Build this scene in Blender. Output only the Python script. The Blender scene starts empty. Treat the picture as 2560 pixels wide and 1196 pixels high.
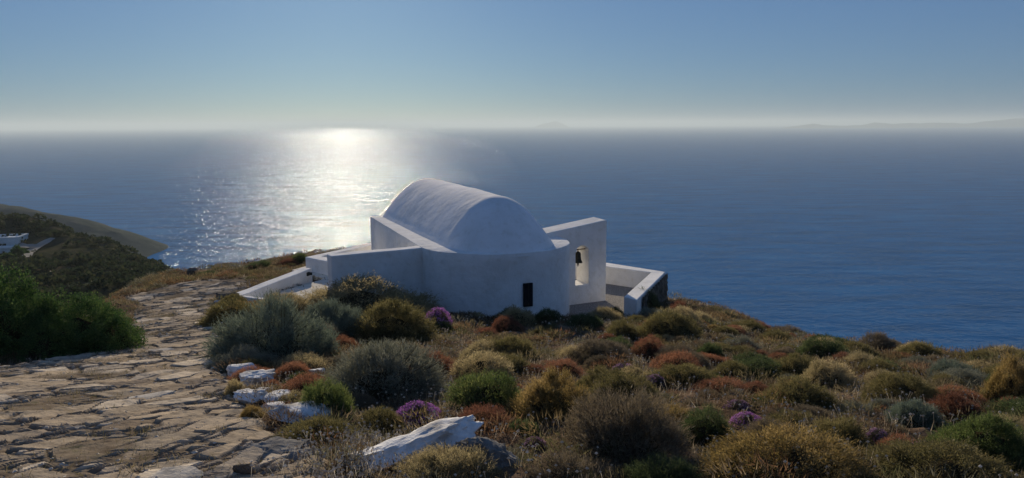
import bpy, bmesh, math, random
import numpy as np
from mathutils import Vector, Matrix

R = math.radians
scene = bpy.context.scene
COL = scene.collection

# ------------------------------------------------------------------ camera
FPX, CX, CY = 1922.0, 1280.0, 598.0            # focal length and centre in photo pixels (2560 x 1196)
PITCH, ROLL = R(8.48), R(-0.3)
cam_d = bpy.data.cameras.new('camera')
cam_d.sensor_width = 36.0
cam_d.lens = 36.0 * FPX / 2560.0
cam_d.clip_start, cam_d.clip_end = 0.1, 120000.0
cam = bpy.data.objects.new('camera', cam_d)
COL.objects.link(cam)
CAMROT = Matrix.Rotation(R(90) - PITCH, 4, 'X') @ Matrix.Rotation(ROLL, 4, 'Z')
cam.matrix_world = CAMROT
scene.camera = cam

# ------------------------------------------------------------------ light
SUN_AZ, SUN_EL = R(-12.3), R(15.0)              # azimuth left of the view axis
sunvec = Vector((math.sin(SUN_AZ)*math.cos(SUN_EL), math.cos(SUN_AZ)*math.cos(SUN_EL), math.sin(SUN_EL)))
world = bpy.data.worlds.new('World')
scene.world = world
world.use_nodes = True
wn = world.node_tree
bg = wn.nodes['Background']
sky = wn.nodes.new('ShaderNodeTexSky')
sky.sky_type = 'NISHITA'
sky.sun_disc = False
sky.sun_elevation = SUN_EL
sky.sun_rotation = SUN_AZ
sky.altitude = 80
sky.air_density = 1.0
sky.dust_density = 0.22
sky.ozone_density = 2.0
tint = wn.nodes.new('ShaderNodeMix'); tint.data_type = 'RGBA'; tint.blend_type = 'MULTIPLY'   # camera white balance, one constant tint
tint.inputs[0].default_value = 1.0; tint.inputs[7].default_value = (.205, .325, .445, 1)
wn.links.new(sky.outputs[0], tint.inputs[6]); 
sky_fill = wn.nodes.new('ShaderNodeMix'); sky_fill.data_type = 'RGBA'; sky_fill.blend_type = 'ADD'            # constant blue fill added to the sky to lift shade, same in every direction
sky_fill.inputs[0].default_value = 1.0; sky_fill.inputs[7].default_value = (.80, 1.46, 3.15, 1)
wn.links.new(tint.outputs[2], sky_fill.inputs[6]); wn.links.new(sky_fill.outputs[2], bg.inputs[0])
bg.inputs[1].default_value = 0.052
sun_d = bpy.data.lights.new('sun', 'SUN')
sun_d.energy = 5.0
sun_d.angle = R(0.6)
sun_d.color = (1.0, 0.85, 0.64)
sun = bpy.data.objects.new('sun', sun_d)
sun.rotation_euler = sunvec.to_track_quat('Z', 'Y').to_euler()
COL.objects.link(sun)
scene.view_settings.view_transform = 'Standard'
scene.view_settings.look = 'None'
scene.view_settings.exposure = 0.32
scene.view_settings.gamma = 1.0
scene.render.engine = 'CYCLES'
scene.cycles.max_bounces = 6
scene.cycles.volume_bounces = 2
scene.cycles.transparent_max_bounces = 8
scene.cycles.sample_clamp_indirect = 4.0
scene.cycles.sample_clamp_direct = 200.0

# ------------------------------------------------------------------ helpers
rng = np.random.default_rng(7)
M3 = np.array(CAMROT.to_3x3())

def ray(px, py):
    d = M3 @ np.array([(px-CX)/FPX, (CY-py)/FPX, -1.0])
    return d / d[1]                              # per metre of forward distance

def at(px, py, D):
    return ray(px, py) * D

def at_z(px, py, z):
    d = ray(px, py)
    return d * (z / d[2])

def tag(o, label=None, cat=None, group=None, kind=None):
    if label: o['label'] = label
    if cat: o['category'] = cat
    if group: o['group'] = group
    if kind: o['kind'] = kind
    return o

def empty(name, loc, label, cat, group=None, rz=0.0):
    o = bpy.data.objects.new(name, None)
    o.location = loc
    o.rotation_euler = (0, 0, rz)
    o.empty_display_size = 0.2
    COL.objects.link(o)
    return tag(o, label, cat, group)

def link(name, me, mats=(), parent=None):
    o = bpy.data.objects.new(name, me)
    COL.objects.link(o)
    for m in (mats if isinstance(mats, (list, tuple)) else [mats]):
        if m is not None: me.materials.append(m)
    if parent is not None: o.parent = parent
    return o

def np_mesh(name, V, F, mat_idx=None, smooth=False, attrs=None):
    """V (n,3); F (m,3) or (m,4)"""
    me = bpy.data.meshes.new(name)
    V = np.asarray(V, np.float32); F = np.asarray(F, np.int32)
    k = F.shape[1]
    me.vertices.add(len(V)); me.vertices.foreach_set('co', V.ravel())
    me.loops.add(F.size); me.loops.foreach_set('vertex_index', F.ravel())
    me.polygons.add(len(F))
    me.polygons.foreach_set('loop_start', np.arange(0, F.size, k, dtype=np.int32))
    try: me.polygons.foreach_set('loop_total', np.full(len(F), k, np.int32))
    except Exception: pass
    if mat_idx is not None: me.polygons.foreach_set('material_index', np.asarray(mat_idx, np.int32))
    me.polygons.foreach_set('use_smooth', np.full(len(F), bool(smooth)))
    me.update(calc_edges=True)
    if attrs:
        for an, vals in attrs.items():
            a = me.attributes.new(an, 'FLOAT', 'POINT')
            a.data.foreach_set('value', np.asarray(vals, np.float32))
    me.validate()
    return me

def grid_faces(nr, nc):
    i = np.arange(nr-1)[:, None]*nc + np.arange(nc-1)[None, :]
    return np.stack([i, i+1, i+nc+1, i+nc], -1).reshape(-1, 4)

def hash2(ix, iy, s=0):
    h = (ix.astype(np.int64)*374761393 + iy.astype(np.int64)*668265263 + s*1442695041) & 0xffffffff
    h = ((h ^ (h >> 13)) * 1274126177) & 0xffffffff
    h = (h ^ (h >> 16)) & 0xffffffff
    h = (h * 2246822519) & 0xffffffff
    h = h ^ (h >> 15)
    return (h & 0xffffff) / float(0xffffff)

def vnoise(x, y, s=0):
    ix, iy = np.floor(x), np.floor(y)
    fx, fy = x-ix, y-iy
    fx = fx*fx*(3-2*fx); fy = fy*fy*(3-2*fy)
    a = hash2(ix, iy, s); b = hash2(ix+1, iy, s); c = hash2(ix, iy+1, s); d = hash2(ix+1, iy+1, s)
    return (a*(1-fx)+b*fx)*(1-fy) + (c*(1-fx)+d*fx)*fy - 0.5

def fbm(x, y, s=0, o=4):
    r = 0; a = 1.0
    for k in range(o):
        r = r + a*vnoise(x*2**k + 13.1*k, y*2**k + 7.7*k, s+k); a *= 0.5
    return r

class TPS:
    def __init__(self, P, lam=0.0):
        P = np.asarray(P, float); n = len(P)
        self.xy = P[:, :2]; self.sc = np.abs(self.xy).max(); q = self.xy/self.sc
        K = self.U(np.linalg.norm(q[:, None]-q[None], axis=-1)) + lam*np.eye(n)
        Pm = np.c_[np.ones(n), q]
        A = np.block([[K, Pm], [Pm.T, np.zeros((3, 3))]])
        self.w = np.linalg.solve(A, np.r_[P[:, 2], np.zeros(3)]); self.q = q
    @staticmethod
    def U(r):
        return np.where(r > 1e-9, r*r*np.log(np.maximum(r, 1e-9)), 0.0)
    def __call__(self, x, y):
        x = np.asarray(x, float); sh = x.shape
        p = np.c_[x.ravel(), np.asarray(y, float).ravel()]/self.sc
        out = np.empty(len(p)); n = len(self.q)
        for i in range(0, len(p), 40000):
            b = p[i:i+40000]
            r = np.linalg.norm(b[:, None]-self.q[None], axis=-1)
            out[i:i+40000] = self.U(r) @ self.w[:n] + self.w[n] + b @ self.w[n+1:]
        return out.reshape(sh)

# ------------------------------------------------------------------ materials
def new_mat(name):
    m = bpy.data.materials.new(name); m.use_nodes = True
    nt = m.node_tree
    nt.nodes['Principled BSDF'].inputs['Specular IOR Level'].default_value = .0     # dry, dusty surfaces
    return m, nt, nt.nodes['Principled BSDF']

def N(nt, typ, **kw):
    n = nt.nodes.new(typ)
    for k, v in kw.items():
        if k.startswith('i_'): n.inputs[k[2:].replace('_', ' ')].default_value = v
        else: setattr(n, k, v)
    return n

def ramp(nt, stops):
    n = nt.nodes.new('ShaderNodeValToRGB')
    e = n.color_ramp.elements
    while len(e) < len(stops): e.new(0.5)
    for el, (p, c) in zip(e, stops):
        el.position = p; el.color = (*c, 1.0)
    return n

def noise(nt, vec, scale, detail=4, rough=0.55):
    n = N(nt, 'ShaderNodeTexNoise'); n.inputs['Scale'].default_value = scale
    n.inputs['Detail'].default_value = detail; n.inputs['Roughness'].default_value = rough
    if vec is not None: nt.links.new(vec, n.inputs['Vector'])
    return n

def bump(nt, h, strength, dist, prev=None):
    b = N(nt, 'ShaderNodeBump'); b.inputs['Strength'].default_value = strength; b.inputs['Distance'].default_value = dist
    nt.links.new(h, b.inputs['Height'])
    if prev is not None: nt.links.new(prev, b.inputs['Normal'])
    return b.outputs[0]

def geo(nt): return N(nt, 'ShaderNodeNewGeometry')

def mat_white(name='whitewash', base=((.70,.69,.66), (.82,.81,.79)), bumpd=0.02):
    m, nt, p = new_mat(name)
    g = geo(nt)
    n1 = noise(nt, g.outputs['Position'], 1.1, 6, .6)
    r = ramp(nt, [(.3, base[0]), (.62, base[1])])
    nt.links.new(n1.outputs['Fac'], r.inputs[0])
    n3 = noise(nt, g.outputs['Position'], 5.0, 5, .65)
    r3 = ramp(nt, [(.52, (1, 1, 1)), (.78, (.80, .77, .71))])
    nt.links.new(n3.outputs['Fac'], r3.inputs[0])
    mx = N(nt, 'ShaderNodeMix', data_type='RGBA', blend_type='MULTIPLY'); mx.inputs[0].default_value = .8
    nt.links.new(r.outputs[0], mx.inputs[6]); nt.links.new(r3.outputs[0], mx.inputs[7])
    nt.links.new(mx.outputs[2], p.inputs['Base Color'])
    p.inputs['Roughness'].default_value = .85
    n2 = noise(nt, g.outputs['Position'], 3.0, 6, .62)
    n4 = noise(nt, g.outputs['Position'], 28.0, 3, .6)
    b = bump(nt, n2.outputs['Fac'], .7, bumpd*3)
    b = bump(nt, n4.outputs['Fac'], .5, bumpd*.35, b)
    nt.links.new(b, p.inputs['Normal'])
    return m

def mat_noise(name, stops, scale, rough=.9, bd=.02, bscale=None, detail=6):
    m, nt, p = new_mat(name)
    g = geo(nt)
    n1 = noise(nt, g.outputs['Position'], scale, detail, .62)
    r = ramp(nt, stops)
    nt.links.new(n1.outputs['Fac'], r.inputs[0]); nt.links.new(r.outputs[0], p.inputs['Base Color'])
    p.inputs['Roughness'].default_value = rough
    n2 = noise(nt, g.outputs['Position'], bscale or scale*4, 6, .65)
    nt.links.new(bump(nt, n2.outputs['Fac'], .8, bd), p.inputs['Normal'])
    return m

def mat_leaf(name, c1, c2, c3=None, trans=.5, patch=2.2):
    """leaf colours vary per leaf and in patches"""
    m, nt, p = new_mat(name)
    nt.nodes.remove(p)
    out = nt.nodes['Material Output']
    g = geo(nt)
    n1 = noise(nt, g.outputs['Position'], patch, 3, .6)
    add = N(nt, 'ShaderNodeMath', operation='MULTIPLY_ADD'); add.inputs[1].default_value = .55
    nt.links.new(g.outputs['Random Per Island'], add.inputs[0])
    sub = N(nt, 'ShaderNodeMath', operation='SUBTRACT'); sub.inputs[1].default_value = .27
    nt.links.new(n1.outputs['Fac'], sub.inputs[0]); nt.links.new(sub.outputs[0], add.inputs[2])
    r = ramp(nt, [(.15, c1), (.5, c2), (.85, c3 or c2)])
    nt.links.new(add.outputs[0], r.inputs[0])
    d = N(nt, 'ShaderNodeBsdfDiffuse'); t = N(nt, 'ShaderNodeBsdfTranslucent')
    gl = N(nt, 'ShaderNodeBsdfGlossy'); gl.inputs['Roughness'].default_value = .5
    for q in (d, t): nt.links.new(r.outputs[0], q.inputs['Color'])
    gl.inputs['Color'].default_value = (.25, .25, .25, 1)
    a = N(nt, 'ShaderNodeMixShader'); a.inputs[0].default_value = trans
    nt.links.new(d.outputs[0], a.inputs[1]); nt.links.new(t.outputs[0], a.inputs[2])
    b = N(nt, 'ShaderNodeMixShader'); b.inputs[0].default_value = .05
    nt.links.new(a.outputs[0], b.inputs[1]); nt.links.new(gl.outputs[0], b.inputs[2])
    nt.links.new(b.outputs[0], out.inputs['Surface'])
    return m

WHITE = mat_white()
WHITE_ROUGH = mat_white('rough_whitewash', ((.58,.57,.54), (.80,.79,.77)), .05)
DARKMETAL = mat_noise('dark_bronze', [(.3, (.02,.022,.02)), (.7, (.05,.05,.04))], 8, .5, .004)
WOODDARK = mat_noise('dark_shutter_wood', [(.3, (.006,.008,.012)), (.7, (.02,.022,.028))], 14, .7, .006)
TWIG = mat_noise('twig', [(.3, (.05,.04,.028)), (.7, (.12,.09,.06))], 9, .9, .004)
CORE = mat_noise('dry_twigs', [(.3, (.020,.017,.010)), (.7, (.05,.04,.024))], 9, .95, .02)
GREYROCK = mat_noise('grey_schist', [(.25, (.10,.095,.09)), (.5, (.20,.19,.175)), (.75, (.33,.31,.28))], 5, .9, .03, 14)
STONEWALL = mat_noise('rough_stone', [(.3, (.06,.055,.05)), (.7, (.20,.18,.15))], 3.5, .95, .08, 8)

# ------------------------------------------------------------------ terrain
SEA_Z = -85.0
ctrl = []
def cp(px, py, D): ctrl.append(tuple(at(px, py, D)))
for px in (-500, 300, 900, 1500, 2100, 2900): cp(px, 1196, 5.5)
for px, py, D in [(0, 1060, 7.6), (600, 1040, 8.0), (1280, 1040, 8.0), (2000, 1050, 7.8), (2700, 1060, 7.6),
                  (0, 940, 11.2), (400, 930, 11.8), (900, 935, 11.4), (1500, 930, 11.6), (2050, 960, 10.4), (2560, 975, 10.0),
                  (440, 850, 16.4), (900, 860, 15.6), (1300, 855, 16.2), (1800, 880, 14.6), (2200, 910, 13.2), (2560, 905, 14.0),
                  (430, 790, 22.2), (800, 800, 20.5), (1100, 812, 20.0), (1400, 806, 21.2), (1650, 812, 21.0), (1900, 842, 19.5), (2120, 872, 16.6), (2320, 893, 15.0),
                  (420, 745, 26.5), (620, 752, 25.5), (540, 722, 28.5), (460, 706, 31.0)]:
    cp(px, py, D)
for x, y, z in [(0, 0, -1.62), (-5, 0, -1.6), (5, 0, -1.65), (0, -5, -.7), (-8, -4, -.9), (8, -4, -1.0), (-9, 6, -2.85), (-11, 13, -4.15),
                (-1.5, 23.0, -5.85), (0.6, 22.4, -5.95), (2.2, 26, -6.45), (3.5, 24.5, -6.5), (5, 29, -6.7), (-4, 26, -6.1), (-8, 28, -6.08), (-7.5, 31, -6.15), (-4, 31, -6.4), (0, 30, -6.6),
                (-12.8, 30, -6.2), (-11, 36, -6.9)]:
    ctrl.append((x, y, z))
for px, py, D in [(480, 678, 45), (600, 670, 44), (700, 657, 42), (770, 637, 40), (560, 690, 40)]: cp(px, py, D)
ctrl += [(-20, 46, -8.8), (-3, 40, -7.4), (3, 32, -7.0)]
tps_main = TPS(ctrl, 1e-4)
POLY = np.array([(-12, -9), (-12, 12.5), (-13.2, 20), (-13.7, 26), (-13.6, 31), (-17, 38), (-21, 46.5), (-10, 44), (-7.5, 40), (-3, 40), (3.5, 33),
                 (6.8, 28.2), (6.6, 23), (7.0, 20.2), (7.8, 16.9), (8.9, 14.9), (10.5, 14.0), (15, 12.4), (15, -9)], float)

def poly_dist(x, y, P):
    """distance outside the polygon and the nearest point inside/on it"""
    x = np.asarray(x, float); y = np.asarray(y, float)
    inside = np.zeros(x.shape, bool); best = np.full(x.shape, 1e18); nx = x.copy(); ny = y.copy()
    n = len(P)
    for i in range(n):
        ax, ay = P[i]; bx, by = P[(i+1) % n]
        c = ((ay > y) != (by > y)) & (x < (bx-ax)*(y-ay)/((by-ay) if by != ay else 1e-9)+ax)
        inside ^= c
        dx, dy = bx-ax, by-ay
        t = np.clip(((x-ax)*dx+(y-ay)*dy)/(dx*dx+dy*dy), 0, 1)
        qx, qy = ax+t*dx, ay+t*dy
        d = (x-qx)**2+(y-qy)**2
        m = d < best
        best = np.where(m, d, best); nx = np.where(m, qx, nx); ny = np.where(m, qy, ny)
    d = np.sqrt(best)
    return np.where(inside, 0, d), np.where(inside, x, nx), np.where(inside, y, ny)

def terr(x, y):
    d, nx, ny = poly_dist(x, y, POLY)
    z = tps_main(nx, ny)
    return z - (0.16*d + .62*d*d/(d+6.0))

# path borders in plan, from the near end to the far end (left border, right border)
path_left = [at_z(-900, 1300, -2.3)] + [None]
def gnd(px, py, dmax=60):
    d = ray(px, py)
    t = np.linspace(2.0, dmax, 2400)
    h = terr(d[0]*t, t) - d[2]*t
    k = np.argmax(h > 0)
    return np.array([d[0]*t[k], t[k], d[2]*t[k]])
PL_px = [(-560, 1100), (-330, 1010), (-60, 940), (120, 905), (225, 868), (300, 836), (345, 800), (345, 765), (322, 745)]
PR_px = [(840, 1196), (700, 1120), (625, 1050), (585, 985), (560, 925), (548, 865), (536, 815), (530, 770), (545, 742)]
PL = np.array([[-5.2, 3.0]] + [gnd(*p)[:2] for p in PL_px] + [[-13.3, 29.5], [-13.0, 31.2]])
PR = np.array([[-0.95, 3.0]] + [gnd(*p)[:2] for p in PR_px] + [[-10.2, 29.0], [-11.0, 31.2]])
def border(P, n):
    s = np.r_[0, np.cumsum(np.linalg.norm(np.diff(P, axis=0), axis=1))]; s /= s[-1]
    return s
def interp_border(P, y):
    o = np.argsort(P[:, 1])
    return np.interp(y, P[o, 1], P[o, 0])
def in_path(x, y, m=0.0):
    return (x > interp_border(PL, y)-m) & (x < interp_border(PR, y)+m) & (y < 31)

# chapel frame
AX = np.array([-0.352, 0.936]); AX /= np.linalg.norm(AX)         # along the vault, away from the camera
LT = np.array([AX[1], -AX[0]])                                  # to the right
HALF, APSE, BODY = 2.5, 2.3, 9.0
L1 = np.array([-2.9, 24.3]); CC = L1 + LT*HALF
Z_LEDGE = -3.87
TERRACE_POLY = np.array([(-9.45, 25.2), (-7.4, 29.7), (-9.2, 31.6), (-7.2, 36.5), (-5.6, 33.5), (-2.7, 25.2), (-5.3, 23.2)])
YARD_POLY = np.array([(1.6, 24.3), (3.65, 24.5), (6.0, 29.4), (2.4, 32.2), (0.6, 31)])
def off_limits(x, y, m=0.0):
    u = (x-CC[0])*AX[0]+(y-CC[1])*AX[1]; v = (x-CC[0])*LT[0]+(y-CC[1])*LT[1]
    body = (u > 0) & (u < BODY) & (np.abs(v) < HALF+m)
    aps = (u <= 0) & ((v/(HALF+m))**2+(u/(APSE+m))**2 < 1)
    t = poly_dist(x, y, TERRACE_POLY)[0] <= m
    c = poly_dist(x, y, YARD_POLY)[0] <= m
    return body | aps | t | c

# ground sheet: fine near the camera, coarse far off
def axis_pts(lo, hi, flo, fhi, step, growth=1.13):
    core = list(np.arange(flo, fhi+1e-6, step)); s = step
    a = []; v = flo
    while v > lo: s *= growth; v -= s; a.append(v)
    s = step; b = []; v = fhi
    while v < hi: s *= growth; v += s; b.append(v)
    return np.array(a[::-1] + core + b)
gx = axis_pts(-190, 190, -15, 15, .09); gy = axis_pts(-150, 260, 3, 33, .09)
X, Y = np.meshgrid(gx, gy)
Z = terr(X, Y)
pm = in_path(X, Y, .1)
fl = poly_dist(X, Y, TERRACE_POLY)[0] <= .25
fc = poly_dist(X, Y, YARD_POLY)[0] <= .25
rough = fbm(X*1.6, Y*1.6, 3, 4)*.16 + fbm(X*7, Y*7, 9, 3)*.035 + fbm(X*.12, Y*.12, 5, 3)*np.clip(np.hypot(X, Y-15)/30-1, 0, 3)*2.5
Z = Z + np.where(pm, -.05, rough)
Z = np.where(fl, np.minimum(Z, -6.06), Z); Z = np.where(fc, np.minimum(Z, -6.47), Z)
Z = np.maximum(Z, SEA_Z-3)
def mat_ground():
    m, nt, p = new_mat('dry_soil')
    g = geo(nt)
    n1 = noise(nt, g.outputs['Position'], .9, 6, .65)
    n2 = noise(nt, g.outputs['Position'], 14, 5, .7)
    r1 = ramp(nt, [(.30, (.075,.052,.036)), (.5, (.14,.098,.068)), (.7, (.22,.16,.11))])
    r2 = ramp(nt, [(.3, (.45,.42,.38)), (.52, (1,1,1)), (.72, (1.5,1.42,1.3))])
    nt.links.new(n1.outputs['Fac'], r1.inputs[0]); nt.links.new(n2.outputs['Fac'], r2.inputs[0])
    mx = N(nt, 'ShaderNodeMix', data_type='RGBA', blend_type='MULTIPLY'); mx.inputs[0].default_value = 1
    nt.links.new(r1.outputs[0], mx.inputs[6]); nt.links.new(r2.outputs[0], mx.inputs[7])
    nt.links.new(mx.outputs[2], p.inputs['Base Color'])
    p.inputs['Roughness'].default_value = .95
    b = bump(nt, n2.outputs['Fac'], .9, .05)
    nt.links.new(b, p.inputs['Normal'])
    return m
SOIL = mat_ground()
V = np.stack([X, Y, Z], -1).reshape(-1, 3)
tag(link('ground', np_mesh('ground', V, grid_faces(len(gy), len(gx)), smooth=True), SOIL), kind='structure')

# stone path: overlapping slivers of schist laid slantwise
def cells(u, v, su, sv, seed):
    """stretched Voronoi cells: distance to the joint, cell id, offset from the cell's seed"""
    cu, cv = u/su, v/sv
    iu, iv = np.floor(cu), np.floor(cv)
    best = np.full(u.shape, 1e9); idu = iu.copy(); idv = iv.copy(); ou = np.zeros_like(u); ov = np.zeros_like(u)
    def seedpt(ju, jv): return ju+.08+.84*hash2(ju, jv, seed), jv+.08+.84*hash2(ju, jv, seed+5)
    for a in (-1, 0, 1):
        for b in (-1, 0, 1):
            px, py = seedpt(iu+a, iv+b)
            d = (cu-px)**2+(cv-py)**2
            n1 = d < best
            idu = np.where(n1, iu+a, idu); idv = np.where(n1, iv+b, idv); ou = np.where(n1, cu-px, ou); ov = np.where(n1, cv-py, ov)
            best = np.where(n1, d, best)
    e = np.full(u.shape, 1e9)
    sx, sy = cu-ou, cv-ov
    for a in (-2, -1, 0, 1, 2):
        for b in (-2, -1, 0, 1, 2):
            px, py = seedpt(iu+a, iv+b)
            dx, dy = px-sx, py-sy
            L = np.hypot(dx, dy)
            dd = ((px-cu)**2+(py-cv)**2-best)/(2*np.maximum(L, 1e-6))
            e = np.where(L > 1e-4, np.minimum(e, dd), e)
    return e, idu, idv, ou, ov
ys = [3.0]; st = .014
while ys[-1] < 31.2: ys.append(ys[-1]+st*max(1, ys[-1]/9)); 
ys = np.array(ys); nt_ = 210
tt = np.linspace(-.05, 1.05, nt_)
yy = np.repeat(ys[:, None], nt_, 1)
xl = interp_border(PL, ys)[:, None]; xr = interp_border(PR, ys)[:, None]
xx = xl + (xr-xl)*tt[None, :]
wx = xx+.18*fbm(xx*1.4, yy*1.4, 21, 3); wy = yy+.18*fbm(xx*1.4, yy*1.4, 31, 3)
ca, sa = math.cos(R(60)), math.sin(R(60))
uu = wx*ca+wy*sa; vv = -wx*sa+wy*ca
e1, iu, iv, ou, ov = cells(uu, vv, .66, .24, 50)
e2, ju, jv, pu, pv = cells(uu+3.3, vv+1.7, .36, .085, 70)
rnd = hash2(iu, iv, 90); rnd2 = hash2(ju, jv, 91)
use_small = hash2(iu, iv, 97) > .60                             # some slabs are bundles of thin slivers set on edge
hb = (rnd-.5)*.036 + ov*.050*(0.2+hash2(iu, iv, 92)) + ou*.03*(hash2(iu, iv, 93)-.5)
hs = (rnd2-.5)*.026 + pv*.016
h = np.where(use_small, hb*.6+hs, hb)
gap = np.where(use_small, np.minimum(e1*.24, e2*.085), e1*.24)   # metres across the slabs
jw = .006+.012*(vnoise(xx*3, yy*3, 99)+.5)
dirt = np.clip(1.6-gap/jw, 0, 1)
soilm = np.clip((fbm(xx*1.1, yy*1.1, 61, 4)-.24)*5, 0, 1)
h = h*(1-dirt) - .026*dirt
h = h*(1-.75*soilm)
edge = np.minimum(tt, 1-tt)[None, :]*(xr-xl)
edge = edge + .30*fbm(xx*2.2, yy*2.2, 81, 3)
h = h - .30*np.clip(.08-edge, 0, 1)
h = h + .010*fbm(xx*5, yy*5, 87, 3) + .006*fbm(xx*16, yy*16, 83, 2) + .05*fbm(xx*.8, yy*.8, 85, 2)
zz = terr(xx, yy)+.045+h
me = np_mesh('path', np.stack([xx, yy, zz], -1).reshape(-1, 3), grid_faces(len(ys), nt_), smooth=False,
             attrs={'stone': np.where(use_small, rnd2, rnd).ravel(), 'dirt': np.clip(dirt*1.1+soilm*.9, 0, 1).ravel()})
def mat_path():
    m, nt, p = new_mat('schist_paving')
    g = geo(nt)
    a = N(nt, 'ShaderNodeAttribute', attribute_name='stone'); d = N(nt, 'ShaderNodeAttribute', attribute_name='dirt')
    r = ramp(nt, [(0, (.21,.168,.125)), (.25, (.36,.29,.21)), (.45, (.29,.245,.19)), (.65, (.42,.34,.245)), (.8, (.34,.29,.23)), (1, (.62,.53,.41))])
    nt.links.new(a.outputs['Fac'], r.inputs[0])
    n1 = noise(nt, g.outputs['Position'], 9, 6, .7)
    r1 = ramp(nt, [(.28, (.5,.48,.44)), (.5, (1,1,1)), (.7, (1.35,1.3,1.2))])
    nt.links.new(n1.outputs['Fac'], r1.inputs[0])
    mx = N(nt, 'ShaderNodeMix', data_type='RGBA', blend_type='MULTIPLY'); mx.inputs[0].default_value = .9
    nt.links.new(r.outputs[0], mx.inputs[6]); nt.links.new(r1.outputs[0], mx.inputs[7])
    n2 = noise(nt, g.outputs['Position'], 5, 4, .6)
    r2 = ramp(nt, [(.4, (.12,.095,.07)), (.6, (.19,.155,.115)), (.75, (.10,.095,.055))])
    nt.links.new(n2.outputs['Fac'], r2.inputs[0])
    m2 = N(nt, 'ShaderNodeMix', data_type='RGBA')
    nt.links.new(d.outputs['Fac'], m2.inputs[0]); nt.links.new(mx.outputs[2], m2.inputs[6]); nt.links.new(r2.outputs[0], m2.inputs[7])
    nt.links.new(m2.outputs[2], p.inputs['Base Color'])
    p.inputs['Roughness'].default_value = .85
    n3 = noise(nt, g.outputs['Position'], 40, 5, .7)
    nt.links.new(bump(nt, n3.outputs['Fac'], .7, .012), p.inputs['Normal'])
    return m
tag(link('path', me, mat_path()), kind='structure')

# ------------------------------------------------------------------ sea
def mat_sea():
    m, nt, p = new_mat('sea_water')
    g = geo(nt)
    mp = N(nt, 'ShaderNodeMapping'); mp.inputs['Rotation'].default_value = (0, 0, R(12)); mp.inputs['Scale'].default_value = (.6, 1.0, 1.0)
    nt.links.new(g.outputs['Position'], mp.inputs['Vector'])
    a = noise(nt, mp.outputs[0], .03, 3, .5)
    b = noise(nt, mp.outputs[0], .075, 3, .55)
    c = noise(nt, mp.outputs[0], .34, 3, .55)
    w = noise(nt, mp.outputs[0], .005, 4, .6)                    # patches of wind-ruffled water
    r = ramp(nt, [(.35, (.75,)*3), (.65, (1.0,)*3)])
    nt.links.new(w.outputs['Fac'], r.inputs[0])
    n = bump(nt, a.outputs['Fac'], 1.0, 4.0)
    n = bump(nt, b.outputs['Fac'], 1.0, 6.0, n)
    n = bump(nt, c.outputs['Fac'], 1.0, 2.3, n)
    nt.links.new(r.outputs[0], n.node.inputs['Strength'])
    nt.nodes.remove(p)
    df = N(nt, 'ShaderNodeBsdfDiffuse'); v1 = N(nt, 'ShaderNodeMapping'); v1.inputs['Rotation'].default_value = (0, 0, R(8)); v1.inputs['Scale'].default_value = (.25, 1.0, 1.0)
    nt.links.new(g.outputs['Position'], v1.inputs['Vector'])
    v2 = noise(nt, v1.outputs[0], .06, 5, .65)
    v3 = ramp(nt, [(.32, (.0006, .062, .18)), (.5, (.001, .082, .24)), (.68, (.003, .112, .30))])   # blue light scattered back; wave ripple light and dark painted in as streaks
    nt.links.new(v2.outputs['Fac'], v3.inputs[0]); nt.links.new(v3.outputs[0], df.inputs['Color'])
    gs = N(nt, 'ShaderNodeBsdfGlossy'); gs.inputs['Roughness'].default_value = .09; gs.inputs['Color'].default_value = (.84, .93, 1, 1)
    fr = N(nt, 'ShaderNodeFresnel'); fr.inputs['IOR'].default_value = 1.333
    k = N(nt, 'ShaderNodeMath', operation='MULTIPLY'); k.inputs[1].default_value = .28
    for q in (gs, fr): nt.links.new(n, q.inputs['Normal'])
    nt.links.new(fr.outputs[0], k.inputs[0])
    ms = N(nt, 'ShaderNodeMixShader')
    nt.links.new(k.outputs[0], ms.inputs[0]); nt.links.new(df.outputs[0], ms.inputs[1]); nt.links.new(gs.outputs[0], ms.inputs[2])
    nt.links.new(ms.outputs[0], nt.nodes['Material Output'].inputs['Surface'])
    return m
rr = [0, 60, 120, 240, 500, 1000, 2000, 4000, 8000, 16000, 30000, 45000]; na = 96
V = [(0, 0, SEA_Z)]; F3 = []
for k, r_ in enumerate(rr[1:]):
    for j in range(na): V.append((r_*math.cos(2*math.pi*j/na), r_*math.sin(2*math.pi*j/na), SEA_Z))
F = []
for k in range(len(rr)-2):
    a0 = 1+k*na
    for j in range(na): F.append((a0+j, a0+na+j, a0+na+(j+1) % na, a0+(j+1) % na))
me = bpy.data.meshes.new('sea')
me.from_pydata(V, [], F+[(0, 1+j, 1+(j+1) % na) for j in range(na)])
tag(link('sea', me, mat_sea()), kind='structure')

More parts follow.
